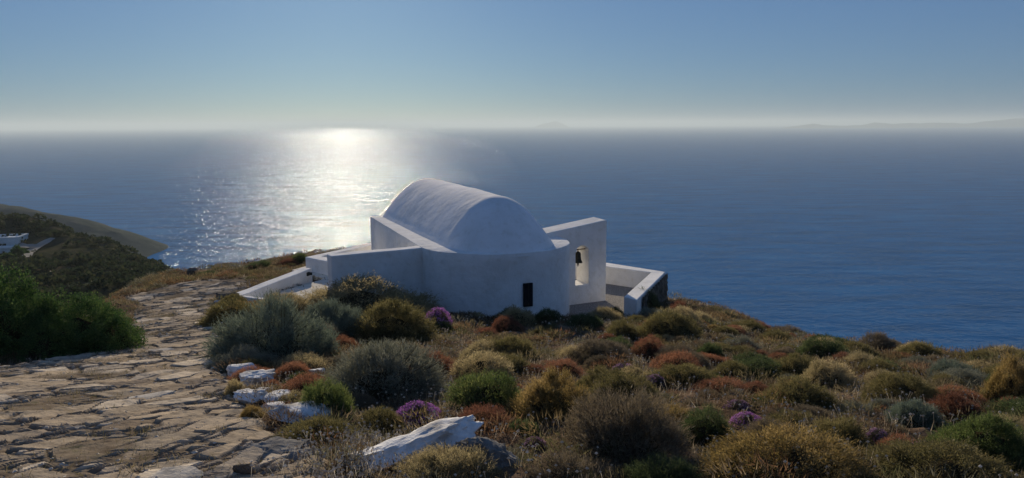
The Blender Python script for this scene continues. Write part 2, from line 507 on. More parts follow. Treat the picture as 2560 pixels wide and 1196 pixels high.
# ------------------------------------------------------------------ valley hillside, headland, islands
hp = []
def hcp(px, py, D): hp.append(tuple(at(px, py, D)))
ridge = [(-500, 560, 230), (-250, 552, 215), (0, 562, 205), (70, 568, 202), (130, 572, 198), (190, 592, 192), (250, 604, 186), (300, 625, 180), (345, 650, 172), (390, 672, 165), (425, 692, 158)]
for q in ridge: hcp(*q)
for px, py, D in ridge:
    v = at(px, py, D+70); hp.append((v[0], v[1], max(-90, at(px, py, D)[2]-48)))
for q in [(-300, 640, 165), (0, 640, 168), (130, 612, 175), (80, 655, 150), (250, 650, 158), (330, 690, 138), (100, 690, 125), (250, 720, 112), (0, 730, 105), (420, 745, 105), (150, 780, 92), (-300, 780, 92)]: hcp(*q)
hp += [(-40, 190, -90), (-25, 160, -80), (-30, 110, -42), (-10, 120, -75)]
tps_h = TPS(hp, 1e-4)
hx = np.linspace(-260, 0, 200); hy = np.linspace(62, 300, 190)
X, Y = np.meshgrid(hx, hy)
Z = tps_h(X, Y)+fbm(X*.06, Y*.06, 15, 4)*2.4
Z = np.maximum(Z, SEA_Z-3)
HILLM = mat_noise('maquis_soil', [(.32, (.022,.027,.016)), (.5, (.042,.043,.026)), (.64, (.075,.062,.042)), (.78, (.13,.10,.068))], .11, .95, .6, .5)
tag(link('hillside', np_mesh('hillside', np.stack([X, Y, Z], -1).reshape(-1, 3), grid_faces(len(hy), len(hx)), smooth=True), HILLM), kind='structure')
def hill_z(x, y): return tps_h(np.asarray(x, float), np.asarray(y, float))+fbm(np.asarray(x, float)*.06, np.asarray(y, float)*.06, 15, 4)*2.4
def hgnd(px, py, lo=80, hi=260):
    d = ray(px, py); t = np.linspace(lo, hi, 3000)
    h = hill_z(d[0]*t, t)-d[2]*t
    k = np.argmax(h > 0)
    return np.array([d[0]*t[k], t[k], d[2]*t[k]])

cp_ = []
ridge2 = [(-700, 470, 620), (-300, 484, 590), (-120, 492, 570), (0, 508, 555), (60, 517, 548), (120, 531, 540), (170, 546, 533), (230, 564, 526), (280, 584, 519), (320, 606, 513), (345, 624, 508), (358, 637, 505)]
for px, py, D in ridge2:
    v = at(px, py, D); cp_.append(tuple(v))
    w = at(px, py, D-90); cp_.append((w[0]-5, w[1], min(v[2]-20, SEA_Z-3)))
    w = at(px, py, D+90); cp_.append((w[0]-25, w[1], SEA_Z-8))
    w = at(px, py, D-45); cp_.append((w[0]-2, w[1], max((v[2]+SEA_Z)/2-1, SEA_Z-2)))
cp_ += [(-222, 520, -92), (-215, 480, -95), (-205, 440, -95), (-225, 560, -95)]
tps_c = TPS(cp_, 1e-3)
hx = np.linspace(-620, -215, 260); hy = np.linspace(400, 720, 200)
X, Y = np.meshgrid(hx, hy)
Z = tps_c(X, Y)+fbm(X*.03, Y*.03, 25, 5)*4.0*np.clip((tps_c(X, Y)-SEA_Z)/12, 0, 1)
Z = np.clip(Z, SEA_Z-3, None)
HEADM = mat_noise('hazed_headland_scrub', [(.35, (.045,.056,.05)), (.52, (.07,.078,.07)), (.72, (.13,.115,.10))], .035, .95, 1.6, .16)  # scrub colours raised and blued, distance haze painted into the base colour
tag(link('headland', np_mesh('headland', np.stack([X, Y, Z], -1).reshape(-1, 3), grid_faces(len(hy), len(hx)), smooth=True), HEADM), kind='structure')

def island(name, prof, D, depth):
    """a low far island: a ridge line with slopes to front and back"""
    pts = []
    xs = np.linspace(prof[0][0], prof[-1][0], 140)
    hs_ = np.interp(xs, [p[0] for p in prof], [p[1] for p in prof])
    hs_ = np.maximum(hs_+fbm(xs*.06, xs*0, 3, 4)*2.2*(hs_ > .5), 0)
    rows = []
    for k, (off, f) in enumerate([(-depth, -.02), (-depth*.5, .45), (0, 1.0), (depth*.6, .5), (depth*1.2, -.02)]):
        row = []
        for x, hh in zip(xs, hs_):
            d = ray(x, 314); DD = D+off
            row.append((d[0]*DD, DD, SEA_Z-2+f*(hh/FPX*D+6)))
        rows.append(row)
    V = np.array(rows).reshape(-1, 3)
    return tag(link(name, np_mesh(name, V, grid_faces(5, 140), smooth=True), HEADM), kind='structure')
island('island', [(1960, 0), (2010, 8), (2035, 11), (2070, 5), (2150, 5), (2185, 11), (2230, 8), (2290, 10), (2350, 11), (2420, 8), (2470, 15), (2560, 21), (2680, 18), (2800, 0)], 13000, 700)
island('island', [(1335, 0), (1362, 11), (1390, 15), (1405, 10), (1425, 0)], 19000, 500)

# ------------------------------------------------------------------ architecture helpers
def bm_obj(name, bm, mats, parent=None, smooth=False, bevel=0.0, loc=None):
    me = bpy.data.meshes.new(name)
    bmesh.ops.recalc_face_normals(bm, faces=bm.faces)
    bm.to_mesh(me); bm.free()
    if smooth:
        me.polygons.foreach_set('use_smooth', [True]*len(me.polygons))
    o = link(name, me, mats, parent)
    if bevel > 0:
        b = o.modifiers.new('bevel', 'BEVEL'); b.width = bevel; b.segments = 3; b.limit_method = 'ANGLE'; b.angle_limit = R(40)
    return o

def prism(bm, poly, z0, z1):
    """poly: list of xy; z0/z1: number or list per corner"""
    n = len(poly)
    f0 = z0 if isinstance(z0, (list, tuple)) else [z0]*n
    f1_ = z1 if isinstance(z1, (list, tuple)) else [z1]*n
    a = [bm.verts.new((p[0], p[1], z)) for p, z in zip(poly, f0)]
    b = [bm.verts.new((p[0], p[1], z)) for p, z in zip(poly, f1_)]
    bm.faces.new(a[::-1]); bm.faces.new(b)
    for i in range(n): bm.faces.new((a[i], a[(i+1) % n], b[(i+1) % n], b[i]))

def apply_bool(o, cutter):
    m = o.modifiers.new('cut', 'BOOLEAN'); m.operation = 'DIFFERENCE'; m.object = cutter; m.solver = 'EXACT'
    dg = bpy.context.evaluated_depsgraph_get(); dg.update()
    me = bpy.data.meshes.new_from_object(o.evaluated_get(dg))
    mats = [s for s in o.data.materials]
    o.modifiers.clear(); o.data = me
    me.materials.clear()
    for s in mats: me.materials.append(s)
    bpy.data.objects.remove(cutter, do_unlink=True)

def wobble(o, amp, scale, sub=0, seed=0.0):
    """hand-plastered unevenness"""
    from mathutils import noise as mn
    bm = bmesh.new(); bm.from_mesh(o.data)
    for _ in range(sub):
        bmesh.ops.subdivide_edges(bm, edges=[e for e in bm.edges if e.calc_length() > .25], cuts=1, use_grid_fill=True)
    for v in bm.verts:
        v.co += mn.noise_vector(v.co*scale+Vector((seed, 3.1, 7.7)))*amp
    bm.to_mesh(o.data); bm.free()

P2 = lambda c: (float(c[0]), float(c[1]))
# ------------------------------------------------------------------ chapel
chapel = empty('chapel', (float(CC[0]), float(CC[1]), -6.3), 'whitewashed chapel with a rounded vaulted roof on the clifftop above the sea', 'chapel')
def place(o):                                                     # keep world-space meshes under the Empty
    o.matrix_parent_inverse = Matrix.Translation(-chapel.location)
def foot(n=40, inset=0.0, body=BODY, fwd=APSE):
    pts = []
    a = HALF-inset
    for k in range(n+1):
        t = math.pi*(1-k/n)
        pts.append(CC+LT*(a*math.cos(t))-AX*((fwd-inset)*math.sin(t)))
    return pts
fp = foot()
poly = [P2(CC-LT*HALF+AX*BODY)] + [P2(CC-LT*HALF+AX*BODY*k/12) for k in range(11, 0, -1)] + [P2(p) for p in fp] + [P2(CC+LT*HALF+AX*BODY*k/12) for k in range(1, 13)]
# walls with the broad flat ledge on top
bm = bmesh.new()
nz = 12
rings = []
for k in range(nz+1):
    z = -7.7+(Z_LEDGE+7.7)*k/nz
    rings.append([bm.verts.new((p[0], p[1], z)) for p in poly])
for k in range(nz):
    for i in range(len(poly)):
        j = (i+1) % len(poly)
        bm.faces.new((rings[k][i], rings[k][j], rings[k+1][j], rings[k+1][i]))
bm.faces.new(rings[-1]); bm.faces.new(rings[0][::-1])
body = bm_obj('wall', bm, WHITE, chapel); place(body)
# deep slit window in the apse
wc = at(1324, 741, 22.95)
def box_at(name, c, dirx, sx, sy, z0, z1):
    dirx = np.array(dirx)/np.linalg.norm(dirx); diry = np.array([-dirx[1], dirx[0]])
    pts = [P2(c[:2]+dirx*a*sx/2+diry*b*sy/2) for a, b in ((-1, -1), (1, -1), (1, 1), (-1, 1))]
    b_ = bmesh.new(); prism(b_, pts, z0, z1)
    return b_
wd = np.array([.94, .34])
ztop, zbot = at(1324, 712, 22.9)[2], at(1324, 769, 22.9)[2]
cut = bm_obj('cutter', box_at('c', np.array([wc[0], wc[1]]), wd, .29, .9, zbot, ztop), None)
apply_bool(body, cut)
wobble(body, .018, .9)
for p_ in body.data.polygons: p_.use_smooth = True
es = body.modifiers.new('bevel', 'BEVEL'); es.width = .035; es.segments = 2; es.limit_method = 'ANGLE'; es.angle_limit = R(50)
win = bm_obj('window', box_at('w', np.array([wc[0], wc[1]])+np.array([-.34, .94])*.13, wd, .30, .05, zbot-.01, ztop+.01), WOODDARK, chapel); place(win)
bmm = box_at('w', np.array([wc[0], wc[1]])+np.array([-.34, .94])*.095, wd, .022, .02, zbot, ztop)
mb = bm_obj('window_bar', bmm, DARKMETAL, win)
# vault
VA, VB, VSH = 1.86, 2.10, .02                                    # half width at the apse and at the far end
hr = np.array([(0, 1), (.1, .99), (.2, .965), (.333, .89), (.45, .80), (.533, .71), (.62, .60), (.7, .49), (.79, .35), (.867, .22), (.93, .10), (.97, .04), (1.0, -.02), (1.04, -.06)])
RISE = 1.58; VL = 8.72; VF = 2.24
rho = np.r_[np.linspace(0, .9, 22), np.linspace(.92, 1.04, 9)]
hv = np.interp(rho, hr[:, 0], hr[:, 1])
ker = np.array([.25, .5, .25]); hv[1:-1] = np.convolve(hv, ker, 'valid'); hv[0] = 1.0
VC = CC+LT*VSH
rows = []
lat = np.r_[-rho[::-1], rho[1:]]; hl = np.r_[hv[::-1], hv[1:]]
for s in np.linspace(VL, 0, 56): rows.append([np.r_[VC+AX*s+LT*(l*(VA+(VB-VA)*s/VL)), Z_LEDGE+RISE*h_] for l, h_ in zip(lat, hl)])
V1 = np.array(rows)
nr, nc = V1.shape[:2]
Vs = V1.reshape(-1, 3); Fs = grid_faces(nr, nc)
rows = []
for psi in np.linspace(-math.pi/2, math.pi/2, 61):
    fw = VF
    rows.append([np.r_[VC+LT*(r_*VA*math.sin(psi))-AX*(r_*fw*math.cos(psi)), Z_LEDGE+RISE*h_*(1-.03*math.cos(psi)*0)] for r_, h_ in zip(rho, hv)])
V2 = np.array(rows)
F2 = grid_faces(V2.shape[0], V2.shape[1])+len(Vs)
Vall = np.r_[Vs, V2.reshape(-1, 3)]
end = [tuple(range(nc))]
me = bpy.data.meshes.new('vaulted_roof')
me.from_pydata([tuple(v) for v in Vall], [], [tuple(f) for f in Fs]+[tuple(f) for f in F2]+end)
bm = bmesh.new(); bm.from_mesh(me)
bmesh.ops.remove_doubles(bm, verts=bm.verts, dist=.006)
bmesh.ops.recalc_face_normals(bm, faces=bm.faces)
from mathutils import noise as mn
for v in bm.verts:
    if v.co.z > Z_LEDGE+.1:
        v.co += Vector((0, 0, 1))*(mn.noise(v.co*.8)*.03+mn.noise(v.co*2.6)*.008)
bm.to_mesh(me); bm.free()
me.polygons.foreach_set('use_smooth', [True]*len(me.polygons))
VAULTM = mat_white('vault_whitewash', ((.72,.71,.69), (.82,.81,.80)), .012)
vault = link('vaulted_roof', me, VAULTM, chapel); place(vault)
# bell wall: arched opening cut through
A0 = at(1402, 573, 26.55); B0 = at(1517, 550.5, 27.4)
Ab = at(1404, 771, 26.55); Bb = at(1508, 745, 27.4)
A0[:2] = Ab[:2]
T = .84
dl = (B0[:2]-A0[:2])/np.linalg.norm(B0[:2]-A0[:2]); dn = np.array([-dl[1], dl[0]])
Ain = A0[:2]-dl*1.2
zl = A0[2]-(B0[2]-A0[2])*.9
pts = [P2(Ain), P2(B0[:2]), P2(B0[:2]+dn*T-dl*.0), P2(Ain+dn*T)]
bm = bmesh.new(); prism(bm, pts, -7.3, [zl, B0[2], B0[2]+.03, zl+.02])
bell_wall = bm_obj('bell_wall', bm, WHITE, chapel); place(bell_wall)
oL = at(1440, 718, 26.85); oR = at(1472, 706, 27.05); oT = at(1458, 616, 26.95)
def plane_pt(px, py):                                            # pixel ray against the bell wall's face
    d = ray(px, py); nrm = np.array([dl[1], -dl[0]])
    t = (A0[:2] @ nrm)/(d[:2] @ nrm)
    return d*t
oL, oR, oT = plane_pt(1439, 719), plane_pt(1472, 707), plane_pt(1457, 615)
sL = (oL[:2]-A0[:2]) @ dl; sR = (oR[:2]-A0[:2]) @ dl
zb = (oL[2]+oR[2])/2; zt = oT[2]; rad = (sR-sL)/2; mid = (sL+sR)/2
prof = [(sL, zb), (sR, zb)]+[(mid+rad*math.cos(t), zt-rad+rad*math.sin(t)) for t in np.linspace(0, math.pi, 15)]
bm = bmesh.new()
fa = [bm.verts.new((*(A0[:2]+dl*s-dn*.3), z)) for s, z in prof]; fb = [bm.verts.new((*(A0[:2]+dl*s+dn*(T+.3)), z)) for s, z in prof]
bm.faces.new(fa); bm.faces.new(fb[::-1])
for i in range(len(prof)): bm.faces.new((fa[i], fa[(i+1) % len(prof)], fb[(i+1) % len(prof)], fb[i]))
cut = bm_obj('cutter', bm, None)
apply_bool(bell_wall, cut)
b_ = bell_wall.modifiers.new('bevel', 'BEVEL'); b_.width = .03; b_.segments = 2; b_.limit_method = 'ANGLE'; b_.angle_limit = R(40)

# bell hanging in the opening
bc = A0[:2]+dl*(mid-.05)+dn*.22
bell = empty('bell', (bc[0], bc[1], zt-.16), 'dark bronze bell hanging in the arched opening of the white bell wall', 'bell')
def lathe(bm, prof, n=28):
    rings = [[bm.verts.new((r*math.cos(2*math.pi*k/n), r*math.sin(2*math.pi*k/n), z)) for k in range(n)] for r, z in prof]
    for a, b in zip(rings, rings[1:]):
        for k in range(n): bm.faces.new((a[k], a[(k+1) % n], b[(k+1) % n], b[k]))
    bm.faces.new(rings[0]); bm.faces.new(rings[-1][::-1])
bm = bmesh.new(); lathe(bm, [(.012, .0), (.02, -.05), (.035, -.085), (.08, -.10), (.10, -.14), (.105, -.26), (.12, -.36), (.15, -.44), (.165, -.47), (.155, -.475), (.11, -.40), (.02, -.38)])
bm_obj('bell_body', bm, DARKMETAL, bell, smooth=True)
bm = bmesh.new(); lathe(bm, [(.012, -.38), (.012, -.48), (.03, -.50), (.032, -.54), (.018, -.57), (.01, -.62)], 12)
bm_obj('clapper', bm, DARKMETAL, bell, smooth=True)
bm = box_at('y', np.array([0., 0.]), dl, 2*rad+.04, .035, -.012, .02)
bm_obj('hanger_beam', bm, mat_noise('weathered_wood', [(.3, (.10,.06,.04)), (.7, (.2,.13,.08))], 20, .8, .004), bell)

# ------------------------------------------------------------------ yard walls
def wall_thing(name, label, cat, pts, z0, z1, mat=WHITE, bevel=.03, group=None, amp=.012):
    bm = bmesh.new(); prism(bm, [P2(p) for p in pts], z0, z1)
    bmesh.ops.subdivide_edges(bm, edges=[e for e in bm.edges if e.calc_length() > .8], cuts=5, use_grid_fill=True)
    o = bm_obj(name, bm, mat, bevel=0)
    wobble(o, amp, 1.3, 0, len(label))
    b = o.modifiers.new('bevel', 'BEVEL'); b.width = bevel; b.segments = 2; b.limit_method = 'ANGLE'; b.angle_limit = R(50)
    tag(o, label, cat, group)
    return o
# tall wall running from the apse to the left
yl = at(828, 641, 22.75); yr = np.array([-2.92, 24.25])
yd = (yr-yl[:2])/np.linalg.norm(yr-yl[:2]); yn = np.array([-yd[1], yd[0]])
wall_thing('boundary_wall', 'tall white wall running left from the chapel apse behind the shrubs', 'wall',
           [yl[:2], yr+yd*.5-yn*.01, yr+yn*.45+yd*.2, yl[:2]+yn*.45], -7.0, [yl[2], Z_LEDGE-.015, Z_LEDGE-.015, yl[2]+.01])
# low parapets round the entrance terrace
zP = -5.40; FLOOR = -5.97
p1 = at_z(763, 643, zP)[:2]; p2 = at_z(934, 606, zP)[:2]; p3 = at_z(829, 656, zP)[:2]
def strip(a, b, w, side=1):
    d = (b-a)/np.linalg.norm(b-a); n = np.array([-d[1], d[0]])*side
    return [a, b, b+n*w, a+n*w]
d13 = (p3-p1)/np.linalg.norm(p3-p1); d12 = (p2-p1)/np.linalg.norm(p2-p1)
n13 = np.array([-d13[1], d13[0]])
bm = bmesh.new()
outer = [p1, p1+d13*3.6, p1+d13*3.6+n13*.55]
inner = p1+d12*.75+n13*.38
e2 = p2+d12*1.0
n12 = np.array([d12[1], -d12[0]])
poly_ = [P2(p1), P2(outer[1]), P2(outer[2]), P2(p1+n13*.55+d13*.35), P2(e2+n12*.42), P2(e2)]
prism(bm, poly_, -8.0, zP)
o = bm_obj('parapet_wall', bm, WHITE, bevel=.03); tag(o, 'low white parapet cornering round the far side of the entrance terrace', 'wall')
l0 = at(781, 671, 29.6); l1 = at(606, 735, 25.6)
ld = (l1[:2]-l0[:2])/np.linalg.norm(l1[:2]-l0[:2]); ln = np.array([ld[1], -ld[0]])
if ln[0] > 0: ln = -ln
le = l1[:2]+ld*.9
lampwall = wall_thing('parapet_wall', 'long low white parapet sloping down from the terrace to the stone path', 'wall',
           [l0[:2], le, le+ln*.46, l0[:2]+ln*.46], -7.2, [l0[2], l1[2]-.08, l1[2]-.08, l0[2]], amp=.02)
# bulkhead lamp on its end
lamp = empty('wall_lamp', tuple(at(770, 685.5, 29.3)), 'small dark lamp fixed to the far end of the low sloping parapet', 'lamp', rz=math.atan2(ld[1], ld[0]))
bm = bmesh.new(); lathe(bm, [(.055, -.09), (.075, -.07), (.075, .06), (.05, .085)], 14)
bmesh.ops.rotate(bm, verts=bm.verts, cent=(0, 0, 0), matrix=Matrix.Rotation(R(90), 3, 'Y'))
bm_obj('lamp_housing', bm, DARKMETAL, lamp, smooth=True)
bm = bmesh.new(); prism(bm, [(-.11, -.10), (-.05, -.10), (-.05, .12), (-.11, .12)], -.05, .05)
bm_obj('bracket', bm, DARKMETAL, lamp)
# terrace floor with painted joints
def mat_tiles():
    m, nt, p = new_mat('white_paving')
    g = geo(nt)
    mp = N(nt, 'ShaderNodeMapping'); mp.inputs['Rotation'].default_value = (0, 0, R(-19))
    nt.links.new(g.outputs['Position'], mp.inputs['Vector'])
    b = N(nt, 'ShaderNodeTexBrick'); b.inputs['Scale'].default_value = 1.0; b.inputs['Mortar Size'].default_value = .018
    b.inputs['Brick Width'].default_value = .9; b.inputs['Row Height'].default_value = .55
    b.inputs['Color1'].default_value = (.66,.62,.54,1); b.inputs['Color2'].default_value = (.60,.56,.48,1); b.inputs['Mortar'].default_value = (.30,.27,.22,1)
    nt.links.new(mp.outputs[0], b.inputs['Vector'])
    nt.links.new(b.outputs['Color'], p.inputs['Base Color']); p.inputs['Roughness'].default_value = .8
    n2 = noise(nt, g.outputs['Position'], 12, 4, .6)
    nt.links.new(bump(nt, n2.outputs['Fac'], .4, .01), p.inputs['Normal'])
    return m
bm = bmesh.new(); prism(bm, [P2(p) for p in TERRACE_POLY], FLOOR-.25, FLOOR)
o = bm_obj('terrace', bm, mat_tiles()); tag(o, kind='structure')
kc = [at(600, 741, 25.3), at(640, 746, 25.0), at(680, 751, 24.7)]
wall_thing('kerb', 'thin white painted kerb where the stone path meets the terrace', 'kerb',
           [kc[0][:2], kc[2][:2], kc[2][:2]+np.array([.1, .16]), kc[0][:2]+np.array([.1, .16])], -6.4, [kc[0][2], kc[2][2], kc[2][2], kc[0][2]], bevel=.02)
# gravel yard and its parapets on the seaward side
GRAVEL = mat_noise('grey_gravel', [(.3, (.10,.095,.09)), (.5, (.24,.225,.21)), (.68, (.42,.40,.37))], 22, .95, .05, 30, 4)
bm = bmesh.new(); prism(bm, [P2(p) for p in YARD_POLY], -6.7, -6.37)
o = bm_obj('courtyard', bm, GRAVEL); tag(o, kind='structure')
zQ = -5.66
q0 = at_z(1511, 656, zQ)[:2]; q1 = at_z(1664, 680, zQ)[:2]; q2 = at_z(1592, 751, zQ)[:2]; q2i = at_z(1560, 742, zQ)[:2]
qi = at_z(1628, 681, zQ)[:2]; q0i = at_z(1511, 668, zQ)[:2]
ext = (q0-q1)/np.linalg.norm(q0-q1)*1.6
bm = bmesh.new(); prism(bm, [P2(q1), P2(q0+ext), P2(q0i+ext), P2(qi)], -9.0, zQ)
o = bm_obj('parapet_wall', bm, WHITE, bevel=.03); tag(o, 'low white parapet on the seaward edge of the gravel yard behind the bell wall', 'wall')
side = empty('parapet_wall', (float(q2[0]), float(q2[1]), -6.4), 'low parapet with white cap and rough stone outer face right of the gravel yard', 'wall')
cutb = (qi-q1)*.0
bm = bmesh.new(); prism(bm, [P2(q1+(q2-q1)*.004), P2(qi+(q2i-qi)*.004), P2(q2i), P2(q2)], [-6.9]*4, zQ+.004)
o = bm_obj('wall', bm, WHITE, side, bevel=.03); o.matrix_parent_inverse = Matrix.Translation(-side.location)
# stone outer face, lumpy
nrm = np.array([(q2-q1)[1], -(q2-q1)[0]]); nrm /= np.linalg.norm(nrm)
if nrm[0] < 0: nrm = -nrm
rows = []
for k, z in enumerate(np.linspace(-10.0, zQ-.06, 46)):
    row = []
    for s in np.linspace(-.02, .86, 60):
        u = s*5.2; w = z*1.0
        a1 = cells(np.array([u]), np.array([w]), .34, .2, 7)[0]
        bul = .05*min(1.0, float(a1[0])*5)
        c = q1+(q2-q1)*s+nrm*(.02+bul+.10*(zQ-z)*.35)
        row.append((c[0], c[1], z))
    rows.append(row)
me = np_mesh('stone_facing', np.array(rows).reshape(-1, 3), grid_faces(46, 60), smooth=False)
o = link('stone_facing', me, STONEWALL, side); o.matrix_parent_inverse = Matrix.Translation(-side.location)

# ------------------------------------------------------------------ plants: shared meshes
def rand_dirs(n, rg):
    v = rg.normal(size=(n, 3)); return v/np.linalg.norm(v, axis=1, keepdims=True)
def tris(P, D, L, W, rg):
    """one pointed leaf per row"""
    n = len(P)
    s = np.cross(D, rand_dirs(n, rg)); s /= np.maximum(np.linalg.norm(s, axis=1, keepdims=True), 1e-6)
    V = np.empty((n, 3, 3))
    V[:, 0] = P-s*(W/2)[:, None]; V[:, 1] = P+s*(W/2)[:, None]; V[:, 2] = P+D*L[:, None]
    return V.reshape(-1, 3), np.arange(n*3).reshape(-1, 3)
def quads(P, D, L, W, rg):
    n = len(P)
    s = np.cross(D, rand_dirs(n, rg)); s /= np.maximum(np.linalg.norm(s, axis=1, keepdims=True), 1e-6)
    V = np.empty((n, 4, 3))
    V[:, 0] = P; V[:, 1] = P+D*(L*.5)[:, None]+s*(W/2)[:, None]; V[:, 2] = P+D*L[:, None]; V[:, 3] = P+D*(L*.5)[:, None]-s*(W/2)[:, None]
    b = np.arange(n)[:, None]*4
    F = np.concatenate([b+np.array([[0, 1, 2]]), b+np.array([[0, 2, 3]])])
    return V.reshape(-1, 3), F
def lump3(p, sd, f):
    return fbm(p[:, 0]*f+sd, p[:, 1]*f+p[:, 2]*f*.7, int(sd*10) % 97, 3)
def cushion(name, seed, nclump=160, nleaf=9000, L=.085, W=.017, spread=.55, lump=.16, sig=.085, up=.35, core=.8, shape=tris, lobes=5, sprig=.15, lobe_r=.62):
    """an uneven shrub: several merging domes of leaf clumps, with sprigs standing out of them"""
    rg = np.random.default_rng(seed)
    lob = [(0.0, 0.0, .80, .98)]
    for q in range(lobes-1):
        a = 2*math.pi*(q+rg.random()*.8)/(lobes-1); rr_ = .28+.22*rg.random(); r0 = lobe_r*(.72+.45*rg.random())
        lob.append((rr_*math.cos(a), rr_*math.sin(a), min(r0, 1.05-rr_*.6), .45+.42*rg.random()))
    cens, dirs = [], []
    tot = sum(l[2]**2 for l in lob)
    cores = []
    for li, (ox, oy, r0, h0) in enumerate(lob):
        d = rand_dirs(int(nclump*3*r0*r0/tot*1.7)+8, rg); d = d[d[:, 2] > -.05]
        f = 1+lump*1.6*lump3(d, seed+.3+li, 1.9)
        c = d*np.array([r0, r0, h0])*f[:, None]+np.array([ox, oy, 0])
        keep = np.ones(len(c), bool)
        for lj, (px, py, r1, h1) in enumerate(lob):
            if lj != li: keep &= ((c[:, 0]-px)/r1)**2+((c[:, 1]-py)/r1)**2+(c[:, 2]/h1)**2 > .80
        cens.append(c[keep]); dirs.append(d[keep])
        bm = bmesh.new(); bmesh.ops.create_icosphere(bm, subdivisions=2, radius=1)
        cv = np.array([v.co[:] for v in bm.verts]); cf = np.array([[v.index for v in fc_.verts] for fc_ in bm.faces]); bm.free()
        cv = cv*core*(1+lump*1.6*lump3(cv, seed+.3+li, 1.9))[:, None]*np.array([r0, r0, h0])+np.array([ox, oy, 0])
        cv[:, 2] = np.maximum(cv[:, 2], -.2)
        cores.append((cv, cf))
    cen = np.concatenate(cens); d = np.concatenate(dirs)
    k = rg.integers(0, len(cen), nleaf)
    off = rg.normal(size=(nleaf, 3))*sig
    P = cen[k]*(1-.20*rg.random(nleaf)[:, None]**2)+off
    Dn = d[k]+np.array([0, 0, up])+off*2.5+rg.normal(size=(nleaf, 3))*spread
    Dn /= np.linalg.norm(Dn, axis=1, keepdims=True)
    sc = .6+.8*rg.random(nleaf)
    ns = int(len(cen)*sprig*6); m = 9
    if ns:
        ks = rg.integers(0, len(cen), ns); sd = d[ks]+np.array([0, 0, .5])+rg.normal(size=(ns, 3))*.35; sd /= np.linalg.norm(sd, axis=1, keepdims=True)
        t = np.tile(np.linspace(0, 1, m), ns); ln = np.repeat(.10+.16*rg.random(ns), m)
        Ps = np.repeat(cen[ks], m, 0)+np.repeat(sd, m, 0)*(t*ln)[:, None]+rg.normal(size=(ns*m, 3))*.008
        Ds = np.repeat(sd, m, 0)+rg.normal(size=(ns*m, 3))*.5; Ds /= np.linalg.norm(Ds, axis=1, keepdims=True)
        P = np.r_[P, Ps]; Dn = np.r_[Dn, Ds]; sc = np.r_[sc, .5+.4*rg.random(ns*m)]
    V, F = shape(P, Dn, L*sc, W*sc, rg)
    Va, Fa, mi = [V], [F], [np.zeros(len(F), int)]; o_ = len(V)
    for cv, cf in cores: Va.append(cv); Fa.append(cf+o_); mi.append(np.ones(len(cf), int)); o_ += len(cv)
    return np_mesh(name, np.concatenate(Va), np.concatenate(Fa), np.concatenate(mi))
def flowers_mesh(name, seed, n=420, r=.045, zmin=.35):
    rg = np.random.default_rng(seed)
    d = rand_dirs(n*6, rg); d = d[(d[:, 2] > zmin)]
    keep = fbm(d[:, 0]*3+seed, d[:, 1]*3, seed % 50, 2) > -.12
    d = d[keep][:n]
    P = d*(1.02+.10*rg.random(len(d))[:, None])
    octv = np.array([(1, 0, 0), (-1, 0, 0), (0, 1, 0), (0, -1, 0), (0, 0, 1), (0, 0, -1)])*.8
    octf = np.array([(0, 2, 4), (2, 1, 4), (1, 3, 4), (3, 0, 4), (2, 0, 5), (1, 2, 5), (3, 1, 5), (0, 3, 5)])
    # each flower head: a burst of little petals
    m = 9
    PP = np.repeat(P, m, 0)+rg.normal(size=(len(P)*m, 3))*r*.45
    DD = rand_dirs(len(PP), rg)+np.array([0, 0, .4]); DD /= np.linalg.norm(DD, axis=1, keepdims=True)
    V, F = quads(PP, DD, np.full(len(PP), r), np.full(len(PP), r*.7), rg)
    return np_mesh(name, V, F)
def twigs_mesh(name, seed, n=70, reach=1.08, w=.012):
    """thin bare stems fanning out of the base"""
    rg = np.random.default_rng(seed)
    Vs, Fs = [], []; c = 0
    d = rand_dirs(n*4, rg); d = d[d[:, 2] > .05][:n]
    for q in d:
        b = rg.normal(size=3)*.15; b[2] = 0; r_ = reach*(.85+.3*rg.random())
        mid = b*.4+q*r_*.55+np.array([0, 0, .12]); tip = q*r_
        sd = np.cross(q, [0, 0, 1.0])+1e-3; sd /= np.linalg.norm(sd); up_ = np.cross(sd, q)
        for a0, a1, w0, w1 in ((b, mid, w, w*.7), (mid, tip, w*.7, w*.25)):
            ring = []
            for P_, ww in ((a0, w0), (a1, w1)):
                for t in range(3):
                    an = t*2.094; ring.append(P_+(sd*math.cos(an)+up_*math.sin(an))*ww)
            Vs += ring
            for t in range(3): Fs.append((c+t, c+(t+1) % 3, c+3+(t+1) % 3, c+3+t))
            c += 6
    return np_mesh(name, np.array(Vs), np.array(Fs))

PROTO = {}
for i in range(5): PROTO['cushion', i] = cushion('cushion_foliage', 11+i, 260, 17000, .075, .015, .5, .18, .06, .35, .74, lobes=4+i % 3, sprig=.12)
for i in range(3): PROTO['spiny', i] = cushion('spiny_foliage', 31+i, 280, 15000, .06, .011, .35, .12, .045, .15, .78, lobes=3+i, sprig=.03)
for i in range(3): PROTO['loose', i] = cushion('loose_foliage', 51+i, 300, 24000, .085, .010, .75, .26, .075, .5, .6, lobes=5+i, sprig=.5)
for i in range(3): PROTO['broad', i] = cushion('broad_foliage', 71+i, 460, 38000, .055, .012, .6, .22, .05, .4, .68, lobes=6+i, sprig=.2)
for i in range(2): PROTO['juniper', i] = cushion('juniper_foliage', 91+i, 520, 52000, .026, .018, 1.1, .32, .042, .4, .66, quads, lobes=9, sprig=.07, lobe_r=.55)
FLOW = [flowers_mesh('flower_heads', 5), flowers_mesh('flower_heads', 8, 200, .05, .45)]
TWM = [twigs_mesh('bare_twigs', 3), twigs_mesh('bare_twigs', 4, 40)]

